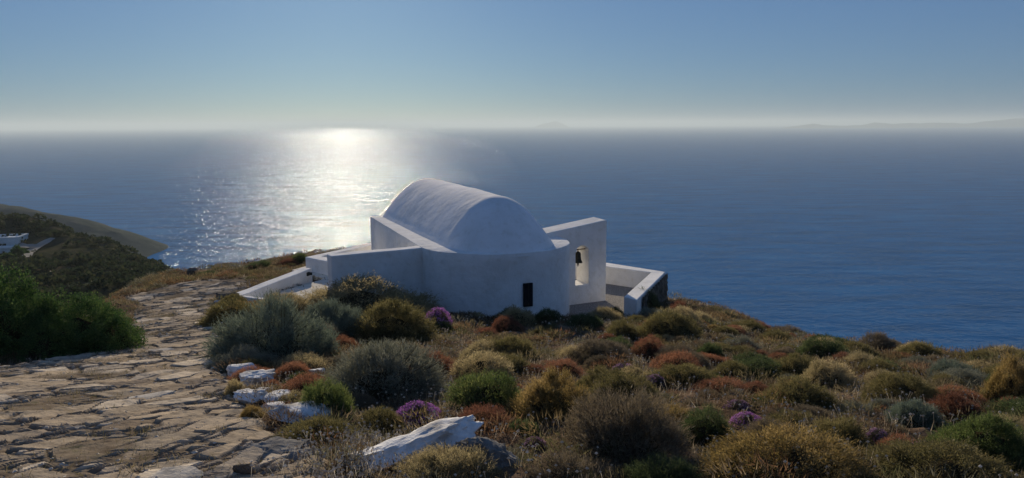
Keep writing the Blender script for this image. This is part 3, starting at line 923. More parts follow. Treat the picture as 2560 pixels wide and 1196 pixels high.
LEAF = {
 'juniper': mat_leaf('juniper_leaf', (0.025,0.061,0.021), (0.061,0.120,0.035), (0.130,0.184,0.054), .3),
 'green': mat_leaf('green_leaf', (0.047,0.075,0.022), (0.094,0.129,0.042), (0.179,0.198,0.066)),
 'darkgreen': mat_leaf('dark_green_leaf', (0.030,0.049,0.022), (0.060,0.085,0.034), (0.113,0.133,0.056)),
 'olive': mat_leaf('olive_leaf', (0.071,0.068,0.028), (0.134,0.121,0.050), (0.222,0.181,0.081)),
 'gold': mat_leaf('golden_leaf', (0.134,0.106,0.036), (0.254,0.181,0.063), (0.396,0.286,0.126), .45),
 'tan': mat_leaf('tan_olive_leaf', (0.180,0.158,0.081), (0.332,0.275,0.147), (0.509,0.408,0.230)),
 'rust': mat_leaf('rust_leaf', (.13,.058,.034), (.25,.115,.066), (.34,.17,.105)),
 'darkred': mat_leaf('red_brown_leaf', (0.085,0.038,0.025), (0.170,0.075,0.047), (0.282,0.133,0.085)),
 'grey': mat_leaf('grey_green_leaf', (0.104,0.113,0.085), (0.189,0.198,0.147), (0.320,0.311,0.226), .3),
 'bluegrey': mat_leaf('blue_grey_leaf', (0.085,0.113,0.091), (0.151,0.189,0.142), (0.246,0.282,0.208), .3),
 'brown': mat_leaf('brown_twiggy_leaf', (0.094,0.079,0.056), (0.179,0.147,0.094), (0.302,0.235,0.160), .3),
 'thyme': mat_leaf('thyme_leaf', (0.056,0.049,0.049), (0.104,0.094,0.075), (0.170,0.151,0.113), .3),
}
PURPLE = mat_leaf('thyme_flower', (0.216,0.068,0.286), (0.405,0.162,0.494), (0.608,0.324,0.650), .35)
PALEPURPLE = mat_leaf('faded_thyme_flower', (0.216,0.108,0.234), (0.351,0.216,0.364), (0.486,0.351,0.468), .35)
cnt = 0
def shrub(cx, by, w, h, kind, mat, label, group=None, cat='shrub', depth=1.0, flower=None, twigs=False, D=None, name=None):
    """cx, base y, width, height in photo pixels; stands where that sight line meets the ground"""
    global cnt
    cnt += 1
    g = gnd(cx, by) if D is None else at(cx, by, D)
    if D is not None: g[2] = float(terr(np.array([g[0]]), np.array([g[1]]))[0])
    rx = w*g[1]/FPX/2; hz = h*g[1]/FPX
    ry = rx*depth*(.9+.2*((cnt*37) % 10)/10)
    # the sight line touches the front foot of the shrub: step back by its depth
    g = g+np.array([g[0], g[1], 0])/np.hypot(g[0], g[1])*ry*.55
    g[2] = float(terr(np.array([g[0]]), np.array([g[1]]))[0])
    n = {'cushion': 5, 'spiny': 3, 'loose': 3, 'broad': 3, 'juniper': 2}[kind]
    nm = name or {'thyme': 'thyme_bush', 'juniper': 'juniper_bush'}.get(mat, 'cushion_shrub' if kind in ('cushion', 'spiny') else 'shrub')
    t = empty(nm, (float(g[0]), float(g[1]), float(g[2])-.03), label, cat, group, rz=(cnt*2.39996) % 6.283)
    me = PROTO[kind, cnt % n]
    f = bpy.data.objects.new('foliage', me); COL.objects.link(f); f.parent = t
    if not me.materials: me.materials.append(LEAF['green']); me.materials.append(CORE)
    f.material_slots[0].link = 'OBJECT'; f.material_slots[0].material = LEAF[mat]
    c_, s_ = abs(math.cos(t.rotation_euler.z)), abs(math.sin(t.rotation_euler.z))
    S = (rx*1.08, ry*1.05, hz*1.0) if c_ > .7 else ((rx+ry)/2*1.07, (rx+ry)/2*1.07, hz*1.0)
    f.scale = S
    if flower is not None:
        fm = FLOW[flower[0]]
        fl_ = bpy.data.objects.new('flowers', fm); COL.objects.link(fl_); fl_.parent = t; fl_.scale = S
        if not fm.materials: fm.materials.append(PURPLE)
        fl_.material_slots[0].link = 'OBJECT'; fl_.material_slots[0].material = flower[1]
    if twigs:
        tm = TWM[cnt % 2]
        tw = bpy.data.objects.new('twigs', tm); COL.objects.link(tw); tw.parent = t; tw.scale = S
        if not tm.materials: tm.materials.append(TWIG)
    return t
exec_list = [
 # left of the path
 (205, 888, 300, 150, 'juniper', 'juniper', 'large dark green bush overhanging the left edge of the stone path'),
 (20, 900, 330, 215, 'juniper', 'juniper', 'tall dark green bush cut by the left picture edge'),
 (110, 790, 240, 110, 'juniper', 'juniper', 'dark green bush crown rising behind the two bushes at the path'),
 # middle, between path and chapel
 (905, 800, 330, 95, 'broad', 'tan', 'broad tan-topped shrub against the shaded wall left of the apse'),
 (700, 800, 190, 62, 'broad', 'tan', 'tan shrub below the end of the low sloping parapet'),
 (965, 862, 270, 100, 'broad', 'olive', 'olive-gold mound in front of the broad tan-topped shrub'),
 (830, 860, 200, 95, 'loose', 'bluegrey', 'misty grey-green shrub between the olive-gold mound and the dark twiggy shrub'),
 (690, 908, 290, 160, 'loose', 'bluegrey', 'big dark grey-green shrub with bare twigs right of the path'),
 (580, 820, 150, 68, 'cushion', 'olive', 'yellow-green cushion beside the upper path below the kerb'),
 (860, 884, 88, 44, 'spiny', 'rust', 'rust-orange cushion at the foot of the big grey-green shrub'),
 (735, 948, 98, 46, 'spiny', 'rust', 'rust-orange dome behind the white painted rocks'),
 (752, 982, 100, 42, 'spiny', 'darkred', 'red-brown low cushion just in front of the rust dome by the white rocks'),
 (985, 1005, 320, 145, 'loose', 'grey', 'wide pale grey-olive twiggy shrub in the middle foreground'),
 (815, 1058, 152, 110, 'cushion', 'green', 'dark green rounded cushion beside the white painted rocks'),
 (1096, 828, 78, 56, 'cushion', 'thyme', 'purple flowering thyme dome against the shaded apse wall'),
 (1192, 808, 60, 27, 'cushion', 'tan', 'small pale brown tuft at the foot of the apse'),
 (1277, 812, 82, 46, 'cushion', 'darkgreen', 'dark shrub at the foot of the apse left of the slit window'),
 (1368, 814, 80, 42, 'cushion', 'darkgreen', 'dark shrub at the foot of the apse below the slit window'),
 (1462, 826, 96, 40, 'cushion', 'darkgreen', 'dark shrub in the shadow of the bell wall'),
 (1540, 806, 50, 38, 'cushion', 'darkgreen', 'small dark shrub by the near end of the yard parapet'),
 (1612, 795, 88, 64, 'cushion', 'darkgreen', 'dark shrub growing against the stone face of the yard parapet'),
 (1690, 805, 62, 46, 'loose', 'darkred', 'red-brown twiggy shrub on the brink right of the yard parapet'),
 (1668, 856, 158, 74, 'cushion', 'olive', 'dark green dome with golden top below the yard parapet'),
 (1556, 852, 90, 50, 'cushion', 'olive', 'olive tuft left of the golden-topped dome'),
 # right slope, upper part
 (1622, 898, 104, 58, 'spiny', 'darkred', 'dark red-brown cushion left of the rust-orange dome'),
 (1697, 944, 128, 70, 'spiny', 'rust', 'large round rust-orange dome on the middle of the slope'),
 (1775, 903, 74, 52, 'cushion', 'darkgreen', 'round dark green cushion right of the rust-orange dome'),
 (1636, 972, 64, 36, 'cushion', 'thyme', 'faded purple thyme below the rust-orange dome'),
 (1815, 992, 150, 46, 'spiny', 'rust', 'long low rust-red mat on the slope'),
 (1890, 996, 90, 46, 'spiny', 'darkred', 'red-brown cushion at the right end of the rust-red mat'),
 (1772, 1004, 84, 34, 'spiny', 'brown', 'brown mat below the long rust-red mat'),
 (1988, 942, 122, 62, 'cushion', 'olive', 'yellow-green dome with dark foot on the upper slope'),
 (2070, 968, 132, 66, 'cushion', 'tan', 'brown-olive dome in the middle of the right slope'),
 (2200, 944, 112, 44, 'cushion', 'olive', 'olive dome on the right slope near the brink'),
 (2255, 1012, 220, 76, 'broad', 'olive', 'wide olive-gold shrub with dark front on the right slope'),
 (2390, 1052, 180, 62, 'broad', 'darkred', 'dark red-brown shrub spreading below the wide olive-gold shrub'),
 (2283, 1064, 142, 70, 'cushion', 'bluegrey', 'blue-green dome in front of the wide olive-gold shrub'),
 (2382, 950, 132, 48, 'cushion', 'bluegrey', 'grey-green dome near the brink at the right'),
 (2525, 1012, 136, 116, 'broad', 'gold', 'golden olive shrub at the right picture edge'),
 (1935, 862, 116, 36, 'cushion', 'olive', 'olive dome on the skyline right of the chapel'),
 (2062, 876, 96, 30, 'cushion', 'tan', 'tan cushion on the skyline above the brown-olive dome'),
 (1803, 828, 62, 24, 'cushion', 'olive', 'small olive cushion on the skyline nearest the yard parapet'),
 (1755, 822, 50, 20, 'cushion', 'darkred', 'tiny red-brown cushion on the skyline by the brink shrub'),
 (2152, 890, 84, 26, 'cushion', 'brown', 'brown cushion on the skyline over the olive dome'),
 (2250, 902, 92, 22, 'spiny', 'darkred', 'flat reddish cushion on the right skyline'),
 (2402, 905, 100, 22, 'cushion', 'olive', 'flat olive cushion on the far right skyline'),
 (1855, 884, 96, 42, 'loose', 'grey', 'pale grey twiggy shrub on the upper slope'),
 (1960, 898, 80, 30, 'cushion', 'brown', 'brown cushion between the skyline olive dome and the yellow-green dome'),
 (2110, 915, 84, 34, 'spiny', 'darkred', 'red-brown cushion behind the brown-olive dome'),
 (1700, 868, 60, 30, 'cushion', 'brown', 'small brown cushion at the foot of the golden-topped dome'),
 (2330, 912, 74, 24, 'cushion', 'brown', 'brown cushion between the reddish and the olive skyline cushions'),
 (2460, 935, 90, 34, 'cushion', 'tan', 'tan cushion behind the golden olive shrub'),
 # foreground
 (1218, 1040, 210, 105, 'cushion', 'green', 'fresh green dome in the middle foreground'),
 (1392, 1066, 250, 125, 'broad', 'gold', 'golden-olive spiky shrub in the middle foreground'),
 (1048, 1064, 124, 58, 'cushion', 'thyme', 'purple flowering thyme above the big white boulder'),
 (950, 1076, 120, 56, 'cushion', 'olive', 'low olive cushion left of the purple thyme in the foreground'),
 (1560, 1168, 340, 178, 'loose', 'brown', 'large dark brown-green twiggy shrub at the bottom centre'),
 (1132, 1222, 280, 100, 'loose', 'tan', 'brown-olive twiggy shrub in front of the big white boulder'),
 (1845, 1036, 74, 36, 'cushion', 'thyme', 'pale purple thyme just above the bright purple one'),
 (1868, 1078, 88, 46, 'cushion', 'thyme', 'bright purple thyme on the right foreground slope'),
 (1764, 1112, 150, 92, 'cushion', 'darkgreen', 'dark green cushion left of the bright purple thyme'),
 (2098, 1132, 160, 96, 'cushion', 'olive', 'olive-green mound in the right foreground'),
 (2250, 1150, 128, 66, 'spiny', 'rust', 'rust-coloured cushion among the pale purple thymes'),
 (2192, 1122, 66, 54, 'cushion', 'thyme', 'pale purple thyme left of the foreground rust cushion'),
 (2310, 1158, 90, 56, 'cushion', 'thyme', 'pale purple thyme right of the foreground rust cushion'),
 (2455, 1160, 260, 116, 'broad', 'green', 'wide green shrub at the lower right'),
 (1975, 1240, 480, 140, 'broad', 'gold', 'large golden-yellow shrub at the bottom right'),
 (2370, 1240, 400, 110, 'broad', 'olive', 'olive shrub in the bottom right corner'),
 (1932, 1116, 130, 62, 'loose', 'brown', 'brown-grey twiggy shrub behind the golden-yellow shrub'),
 (2030, 1060, 120, 40, 'loose', 'brown', 'low brown twiggy mat behind the olive-green mound'),
 (2140, 1040, 100, 36, 'loose', 'grey', 'pale grey twiggy mat left of the blue-green dome'),
 (2520, 1090, 120, 50, 'loose', 'tan', 'dry tan tuft behind the wide green shrub'),
 (628, 1056, 64, 44, 'cushion', 'gold', 'small yellow tuft between the path and the white rocks'),
 (590, 992, 54, 46, 'cushion', 'tan', 'small tan tuft on the path edge left of the white rocks'),
 (1328, 1192, 54, 32, 'spiny', 'rust', 'tiny rust tuft beside the jagged grey rock'),
 (1292, 895, 66, 30, 'cushion', 'darkgreen', 'small dark cushion on the dry ground below the apse'),
 (1432, 905, 110, 40, 'loose', 'tan', 'dry tan scrub on the open ground below the bell wall'),
 (1505, 985, 160, 62, 'broad', 'olive', 'olive shrub behind the golden-olive spiky shrub'),
 (1500, 920, 84, 34, 'spiny', 'brown', 'brown cushion on the open ground below the yard parapet'),
 (1420, 1222, 220, 84, 'loose', 'brown', 'brown twiggy shrub at the bottom edge right of the jagged grey rock'),
 (1650, 1236, 210, 84, 'loose', 'darkgreen', 'dark twiggy shrub at the bottom edge beside the large golden-yellow shrub'),
 (1300, 1100, 110, 54, 'cushion', 'darkgreen', 'dark green cushion behind the jagged grey rock'),
 (1335, 1132, 70, 40, 'cushion', 'thyme', 'pale purple thyme above the jagged grey rock'),
 (1560, 940, 64, 32, 'cushion', 'thyme', 'small pale purple thyme left of the faded one on the slope'),
 (2010, 1010, 70, 32, 'cushion', 'thyme', 'small purple thyme below the brown-olive dome'),
 (1190, 925, 90, 34, 'loose', 'brown', 'low brown scrub above the fresh green dome'),
]
FL = {'purple flowering thyme dome against the shaded apse wall': (0, PURPLE), 'purple flowering thyme above the big white boulder': (0, PURPLE),
      'bright purple thyme on the right foreground slope': (0, PURPLE), 'faded purple thyme below the rust-orange dome': (1, PALEPURPLE),
      'pale purple thyme above the jagged grey rock': (1, PALEPURPLE), 'small pale purple thyme left of the faded one on the slope': (1, PALEPURPLE), 'small purple thyme below the brown-olive dome': (0, PURPLE),
      'pale purple thyme just above the bright purple one': (1, PALEPURPLE), 'pale purple thyme left of the foreground rust cushion': (1, PALEPURPLE),
      'pale purple thyme right of the foreground rust cushion': (1, PALEPURPLE)}
BROW = [(520, 699, 70, 20, 'cushion', 'darkgreen', 'dark shrub on the brow beyond the top of the path', 38), (655, 688, 80, 20, 'cushion', 'darkgreen', 'dark low shrub on the brow behind the sloping parapet', 38),
        (590, 690, 60, 15, 'loose', 'brown', 'brown scrub between the two dark shrubs on the brow', 39), (722, 672, 60, 16, 'cushion', 'darkred', 'red-brown low shrub on the brow near the terrace corner', 37.5),
        (752, 648, 52, 22, 'cushion', 'green', 'green shrub on the brow against the sea beside the terrace corner', 38)]
for *e, D_b in BROW: shrub(*e, D=D_b)
for e in exec_list:
    cx, by, w, h, kind, mat, label = e
    shrub(cx, by, w, h, kind, mat, label, flower=FL.get(label), twigs=(kind == 'loose'),
          D=13.6 if label.startswith('dark green bush crown') else None)

# smaller cushions that fill the slope between the ones above
placed = [(o.location.x, o.location.y, max(c.scale.x for c in o.children)) for o in list(COL.objects) if o.type == 'EMPTY' and o.get('category') == 'shrub' for _ in [0] if o.children]
rf = np.random.default_rng(515)
FILL = {'olive': 'small olive cushion among many like it on the dry slope', 'brown': 'small brown twiggy cushion among many like it on the dry slope',
        'tan': 'small tan cushion among many like it on the dry slope', 'rust': 'small rust-coloured cushion among many like it on the dry slope',
        'darkred': 'small red-brown cushion among many like it on the dry slope', 'darkgreen': 'small dark green cushion among many like it on the dry slope',
        'grey': 'small grey-green twiggy cushion among many like it on the dry slope', 'gold': 'small golden cushion among many like it on the dry slope'}
FKEYS = list(FILL); FP = np.array([.20, .19, .15, .12, .12, .11, .09, .02])
made = tries = 0
while made < 240 and tries < 9000:
    tries += 1
    y = 6.5+20.5*rf.random()**.85; x = (rf.random()*2-1)*(.70*y+.6)
    r0 = (.14+.34*rf.random()**1.6)*(.75+y/40)
    ax_, ay_ = np.array([x]), np.array([y])
    if in_path(ax_, ay_, r0*.8)[0] or off_limits(ax_, ay_, r0+.1)[0] or poly_dist(ax_, ay_, POLY)[0][0] > .9: continue
    pxx = CX+FPX*x/y
    open_ground = 1080 < pxx < 1520 and y > 13
    if open_ground and rf.random() < .72: continue
    if x < interp_border(PL, ay_)[0] and y > 9: continue
    if any((x-a)**2+(y-b)**2 < (.62*(c+r0))**2 for a, b, c in placed): continue
    mk = FKEYS[rf.choice(len(FKEYS), p=FP)]
    kd = {'grey': 'loose', 'brown': 'loose', 'rust': 'spiny', 'darkred': 'spiny', 'gold': 'broad'}.get(mk, 'cushion')
    n = {'cushion': 5, 'spiny': 3, 'loose': 3, 'broad': 3}[kd]
    t = empty('cushion_shrub', (x, y, float(terr(ax_, ay_)[0])-.02), FILL[mk], 'shrub', 'small '+{'brown': 'brown', 'grey': 'grey-green', 'darkred': 'red-brown', 'rust': 'rust', 'darkgreen': 'dark green', 'gold': 'golden'}.get(mk, mk)+' cushions on the slope', rz=6.283*rf.random())
    f = bpy.data.objects.new('foliage', PROTO[kd, int(rf.integers(n))]); COL.objects.link(f); f.parent = t
    f.material_slots[0].link = 'OBJECT'; f.material_slots[0].material = LEAF[mk]
    f.scale = (r0*(1+.35*rf.random()), r0*(.85+.3*rf.random()), r0*(.55+.35*rf.random()))
    placed.append((x, y, r0)); made += 1

# ------------------------------------------------------------------ rocks
def rock(cx, by, w, h, label, mat, seed, name='rock', cat='rock', depth=.8, tilt=0.0, rz=0.0, flat=1.0, ncut=14, sink=.12, jag=.0):
    g = gnd(cx, by)
    k_ = 1.08 if name == 'white_rock' and w < 200 else 1.0
    rx = w*k_*g[1]/FPX/2; hz = h*k_*g[1]/FPX/2
    ry = rx*depth
    g = g+np.array([g[0], g[1], 0])/np.hypot(g[0], g[1])*ry*.5
    g[2] = float(terr(np.array([g[0]]), np.array([g[1]]))[0])
    rg = np.random.default_rng(seed)
    bm = bmesh.new(); bmesh.ops.create_icosphere(bm, subdivisions=5, radius=1)
    P = np.array([v.co[:] for v in bm.verts])
    for k in range(ncut):
        n = rand_dirs(1, rg)[0]; d = .52+.3*rg.random()
        s = P @ n
        P = P-np.where(s > d, s-d, 0)[:, None]*n[None]
    n = np.array([-.12+.2*rg.random(), .15+.2*rg.random(), .95]); n /= np.linalg.norm(n)          # a flattish weathered top
    sd_ = P @ n; d = .42+.12*rg.random()
    P = P-np.where(sd_ > d, (sd_-d)*.85, 0)[:, None]*n[None]
    P = P/np.abs(P).max(0)
    lay = vnoise(P[:, 2]*5+P[:, 0]*.6, P[:, 0]*.5+P[:, 1]*.4, seed)*.12
    P = P*(1+.10*lump3(P, seed+.1, 3.1)+.05*lump3(P, seed+.7, 9.0)+jag*lump3(P, seed+.5, 5.0)+lay)[:, None]
    for v, p in zip(bm.verts, P): v.co = p
    for v in bm.verts: v.co = Vector((v.co.x*rx, v.co.y*ry, v.co.z*hz*flat))
    o = bm_obj(name, bm, mat, smooth=True)
    try: o.data.set_sharp_from_angle(angle=R(32))
    except Exception: pass
    o.location = (float(g[0]), float(g[1]), float(g[2])+hz*(1-2*sink))
    o.rotation_euler = (R(6), tilt, rz)
    return tag(o, label, cat)
WR = 'white_rock'
WHITEROCK = mat_noise('limewashed_rock', [(.30, (.30,.28,.25)), (.42, (.55,.53,.50)), (.56, (.74,.73,.71))], 4.0, .9, .03, 12)
rock(608, 942, 76, 40, 'bluish shaded white rock, farthest of the painted rocks beside the path', WHITEROCK, 3, WR, rz=.2)
rock(636, 972, 96, 48, 'broad layered white rock behind the low middle one by the path', WHITEROCK, 5, WR, rz=.5, jag=.12)
rock(628, 1012, 92, 44, 'white rock with a flat top at the path edge, third from the back', WHITEROCK, 8, WR, rz=.1, jag=.1)
rock(694, 1012, 90, 40, 'jagged white rock touching the dark green rounded cushion', WHITEROCK, 12, WR, rz=.9, jag=.12)
rock(690, 1030, 74, 26, 'small low white rock wedged between the painted rocks', WHITEROCK, 15, WR)
rock(754, 1066, 158, 66, 'smooth mauve-white rock with a flat sloping face by the path', WHITEROCK, 21, WR, tilt=R(8), rz=-.2, ncut=9)
rock(655, 992, 60, 30, 'narrow white rock between the broad layered rock and the third one', WHITEROCK, 71, WR, rz=.7, jag=.12)
rock(722, 1046, 66, 30, 'small white rock leaning on the smooth mauve-white one', WHITEROCK, 73, WR, rz=.3, jag=.1)
rock(795, 945, 44, 26, 'small pale rock beside the rust-orange dome', WHITEROCK, 17, WR)
rock(1052, 1170, 392, 128, 'big white painted boulder with a long pale ridge in the foreground', WHITEROCK, 27, WR, depth=.42, tilt=R(-14), rz=.42, ncut=18, jag=.16)
rock(1222, 1190, 190, 120, 'jagged dark grey rock leaning against the big white boulder', GREYROCK, 33, 'rock', depth=.6, tilt=R(34), rz=-.35, jag=.22)
rock(700, 1150, 190, 72, 'low grey rock outcrop at the right edge of the path', GREYROCK, 41, 'rock', depth=.7, jag=.18, sink=.3)
rock(755, 1160, 110, 46, 'small grey rock at the right end of the low outcrop', GREYROCK, 43, 'rock', jag=.2, sink=.25)
rock(615, 1200, 62, 62, 'brown upright pointed stone at the bottom of the path', STONEWALL, 47, 'rock', depth=.6)
rock(1842, 994, 56, 26, 'pale grey stone below the rust-red mat', GREYROCK, 51, 'rock')
rock(484, 690, 34, 26, 'dark boulder on the brow beyond the top of the path', STONEWALL, 55, 'rock', sink=.05)
rock(565, 756, 72, 36, 'dark stone block at the top of the path beside the kerb', STONEWALL, 57, 'rock')
rock(425, 1216, 168, 44, 'large pale rounded paving stone at the bottom of the path', mat_noise('pale_schist', [(.3, (.40,.355,.29)), (.6, (.60,.54,.45))], 6, .9, .02, 18), 61, 'flat_stone', 'stone', depth=.8, flat=.5, sink=.3)
rock(368, 1000, 165, 20, 'long pale slab lying aslant across the path', bpy.data.materials['pale_schist'], 63, 'flat_stone', 'stone', depth=.33, flat=.7, sink=.3, rz=.7)
rock(395, 884, 90, 14, 'pale oval slab on the upper path', bpy.data.materials['pale_schist'], 65, 'flat_stone', 'stone', depth=.5, flat=.7, sink=.3, rz=.4)

# ------------------------------------------------------------------ uncountable growth on the ground
def scatter(n, seed, y0=4.2, y1=30.0, margin=0.0):
    rg = np.random.default_rng(seed)
    y = y0+(y1-y0)*rg.random(n); x = (rg.random(n)*2-1)*(.74*y+1.2)
    m = ~in_path(x, y, .05+margin) & ~off_limits(x, y, .12)
    d = poly_dist(x, y, POLY)[0]
    m &= d < 3
    return x[m], y[m], rg
def ground_z(x, y):
    return terr(x, y)+fbm(x*1.6, y*1.6, 3, 4)*.16+fbm(x*7, y*7, 9, 3)*.035
# dry grass
x, y, rg = scatter(75000, 101, 4.2, 40)
den = fbm(x*.8, y*.8, 111, 3)
keep = den+.3*rg.random(len(x)) > .02
x, y = x[keep], y[keep]
tu = 3
x = np.repeat(x, tu)+rg.normal(size=len(x)*tu)*.03; y = np.repeat(y, tu)+rg.normal(size=len(y)*tu)*.03
z = ground_z(x, y)-.01
D_ = rg.normal(size=(len(x), 3))*.55+np.array([.25, 0, 1.0]); D_ /= np.linalg.norm(D_, axis=1, keepdims=True)
sc = .5+rg.random(len(x))
V, F = tris(np.c_[x, y, z], D_, .11*sc, .0075*sc*np.maximum(1, y/11), rg)
STRAW = mat_leaf('straw', (.14,.115,.085), (.25,.21,.155), (.42,.36,.28), .45)
tag(link('dry_grass', np_mesh('dry_grass', V, F), STRAW), kind='stuff')
# low scrub between the cushions, many colours
x, y, rg = scatter(15000, 202, 4.2, 46)
den = fbm(x*.5+5, y*.5, 121, 3)
k_ = den+.35*rg.random(len(x)) > -.02; x, y = x[k_], y[k_]
keep = rg.random(len(x)) < np.clip(.35+y/26, 0, 1); x, y = x[keep], y[keep]
nb = 150
size0 = (.05+.20*rg.random(len(x))**2.2)*(.85+y/40)
cx_, cy_ = np.repeat(x, nb), np.repeat(y, nb); size = np.repeat(size0, nb)
d = rand_dirs(len(cx_), rg); d[:, 2] = np.abs(d[:, 2])*.9+.05
P = np.c_[cx_, cy_, ground_z(cx_, cy_)]+d*size[:, None]*np.array([1.25, 1.25, .75])*(.7+.3*rg.random(len(cx_)))[:, None]
D_ = d+np.array([0, 0, .3])+rg.normal(size=d.shape)*.5; D_ /= np.linalg.norm(D_, axis=1, keepdims=True)
V, F = tris(P, D_, size*.30+.010, size*.030+.0025*np.maximum(1, cy_/9), rg)
hue = np.clip(.5+.9*fbm(x*.45, y*.45, 171, 2)+.28*rg.normal(size=len(x)), 0, 1)
SCRUB, nt, p = new_mat('mixed_scrub'); nt.nodes.remove(p)
at_ = N(nt, 'ShaderNodeAttribute', attribute_name='hue'); g_ = geo(nt)
r_ = ramp(nt, [(0, (.075,.055,.04)), (.2, (.135,.10,.07)), (.38, (.095,.092,.048)), (.52, (.185,.145,.10)), (.66, (.075,.085,.042)), (.8, (.155,.085,.055)), (.92, (.20,.16,.085)), (1, (.13,.13,.105))])
nt.links.new(at_.outputs['Fac'], r_.inputs[0])
r2_ = ramp(nt, [(0, (.6,.6,.6)), (1, (1.5,1.45,1.3))]); nt.links.new(g_.outputs['Random Per Island'], r2_.inputs[0])
mx_ = N(nt, 'ShaderNodeMix', data_type='RGBA', blend_type='MULTIPLY'); mx_.inputs[0].default_value = 1
nt.links.new(r_.outputs[0], mx_.inputs[6]); nt.links.new(r2_.outputs[0], mx_.inputs[7])
d1 = N(nt, 'ShaderNodeBsdfDiffuse'); d2 = N(nt, 'ShaderNodeBsdfTranslucent'); ms = N(nt, 'ShaderNodeMixShader'); ms.inputs[0].default_value = .45
for q in (d1, d2): nt.links.new(mx_.outputs[2], q.inputs['Color'])
nt.links.new(d1.outputs[0], ms.inputs[1]); nt.links.new(d2.outputs[0], ms.inputs[2]); nt.links.new(ms.outputs[0], nt.nodes['Material Output'].inputs['Surface'])
tag(link('low_scrub', np_mesh('low_scrub', V, F, attrs={'hue': np.repeat(hue, nb*3)}), SCRUB), kind='stuff')
# pale seed heads on thin stems
x, y, rg = scatter(15000, 303, 4.4, 22)
den = fbm(x*.9+9, y*.9, 131, 3)
k_ = (den+.35*rg.random(len(x)) > .22); x, y = x[k_], y[k_]
# a thicket beside the big white boulder
c0 = gnd(905, 1120); c1 = gnd(870, 1190); c2 = gnd(1150, 940); c3 = gnd(1130, 1000)
for c, nn, sp in ((c0, 420, .22), (c1, 300, .25), (c2, 200, .5), (c3, 160, .4)):
    x = np.r_[x, c[0]+rg.normal(size=nn)*sp]; y = np.r_[y, c[1]+rg.normal(size=nn)*sp*1.3]
z = ground_z(x, y); hh = .05+.13*rg.random(len(x))
lean = rg.normal(size=(len(x), 2))*.25
tip = np.c_[x+lean[:, 0]*hh, y+lean[:, 1]*hh, z+hh]
rad_ = (.009+.009*rg.random(len(x)))*np.maximum(1, y/12)
octv = np.array([(1, 0, 0), (-1, 0, 0), (0, 1, 0), (0, -1, 0), (0, 0, 1), (0, 0, -1)], float)
octf = np.array([(0, 2, 4), (2, 1, 4), (1, 3, 4), (3, 0, 4), (2, 0, 5), (1, 2, 5), (3, 1, 5), (0, 3, 5)])
V = (tip[:, None]+octv[None]*rad_[:, None, None]*np.array([1, 1, .85])).reshape(-1, 3)
F = (np.arange(len(x))[:, None, None]*6+octf[None]).reshape(-1, 3)
Ds = tip-np.c_[x, y, z]; Ln = np.linalg.norm(Ds, axis=1); Ds /= Ln[:, None]
Vs_, Fs_ = tris(tip, -Ds, Ln, np.maximum(.003, .0012*y/5), rg)
V = np.r_[V, Vs_]; Fq = np.r_[F, Fs_+len(F)//8*6]
SEED = mat_leaf('seed_head', (.38,.32,.24), (.56,.50,.40), (.75,.71,.63), .35)
tag(link('seed_heads', np_mesh('seed_heads', V, Fq), SEED), kind='stuff')
# loose chips of stone
x, y, rg = scatter(2600, 404, 4.2, 20, -.6)
k_ = fbm(x*.7, y*.7, 141, 3) > .02; x, y = x[k_], y[k_]
r_ = (.008+.03*rg.random(len(x))**3)*np.maximum(1, y/12)
jit = 1+.35*rg.normal(size=(len(x), 6, 1))
V = (np.c_[x, y, ground_z(x, y)+.01][:, None]+octv[None]*jit*r_[:, None, None]*np.array([1, 1, .5])).reshape(-1, 3)
F = (np.arange(len(x))[:, None, None]*6+octf[None]).reshape(-1, 3)
tag(link('stone_chips', np_mesh('stone_chips', V, F), GREYROCK), kind='stuff')

rg = np.random.default_rng(606)
n = 5200; y = 4.2+22*rg.random(n)**1.3; x = interp_border(PL, y)+(interp_border(PR, y)-interp_border(PL, y))*rg.random(n)
k_ = fbm(x*1.1, y*1.1, 61, 4)+.25*rg.random(n) > .16; x, y = x[k_], y[k_]
x = np.repeat(x, 4)+rg.normal(size=len(x)*4)*.025; y = np.repeat(y, 4)+rg.normal(size=len(y)*4)*.025
D_ = rg.normal(size=(len(x), 3))*.6+np.array([0, 0, .8]); D_ /= np.linalg.norm(D_, axis=1, keepdims=True)
V, F = tris(np.c_[x, y, terr(x, y)+.03], D_, .035+.06*rg.random(len(x)), np.full(len(x), .006), rg)
tag(link('path_weeds', np_mesh('path_weeds', V, F), mat_leaf('path_weed', (.07,.075,.03), (.14,.12,.06), (.26,.21,.13), .4)), kind='stuff')
n = 1500; y = 4.2+16*rg.random(n)**1.3; x = interp_border(PL, y)+(interp_border(PR, y)-interp_border(PL, y))*rg.random(n)
r_ = (.006+.022*rg.random(n)**3)*np.maximum(1, y/12); jit = 1+.35*rg.normal(size=(n, 6, 1))
V = (np.c_[x, y, terr(x, y)+.045][:, None]+octv[None]*jit*r_[:, None, None]*np.array([1, 1, .5])).reshape(-1, 3)
F = (np.arange(n)[:, None, None]*6+octf[None]).reshape(-1, 3)
tag(link('path_gravel', np_mesh('path_gravel', V, F), bpy.data.materials['pale_schist']), kind='stuff')

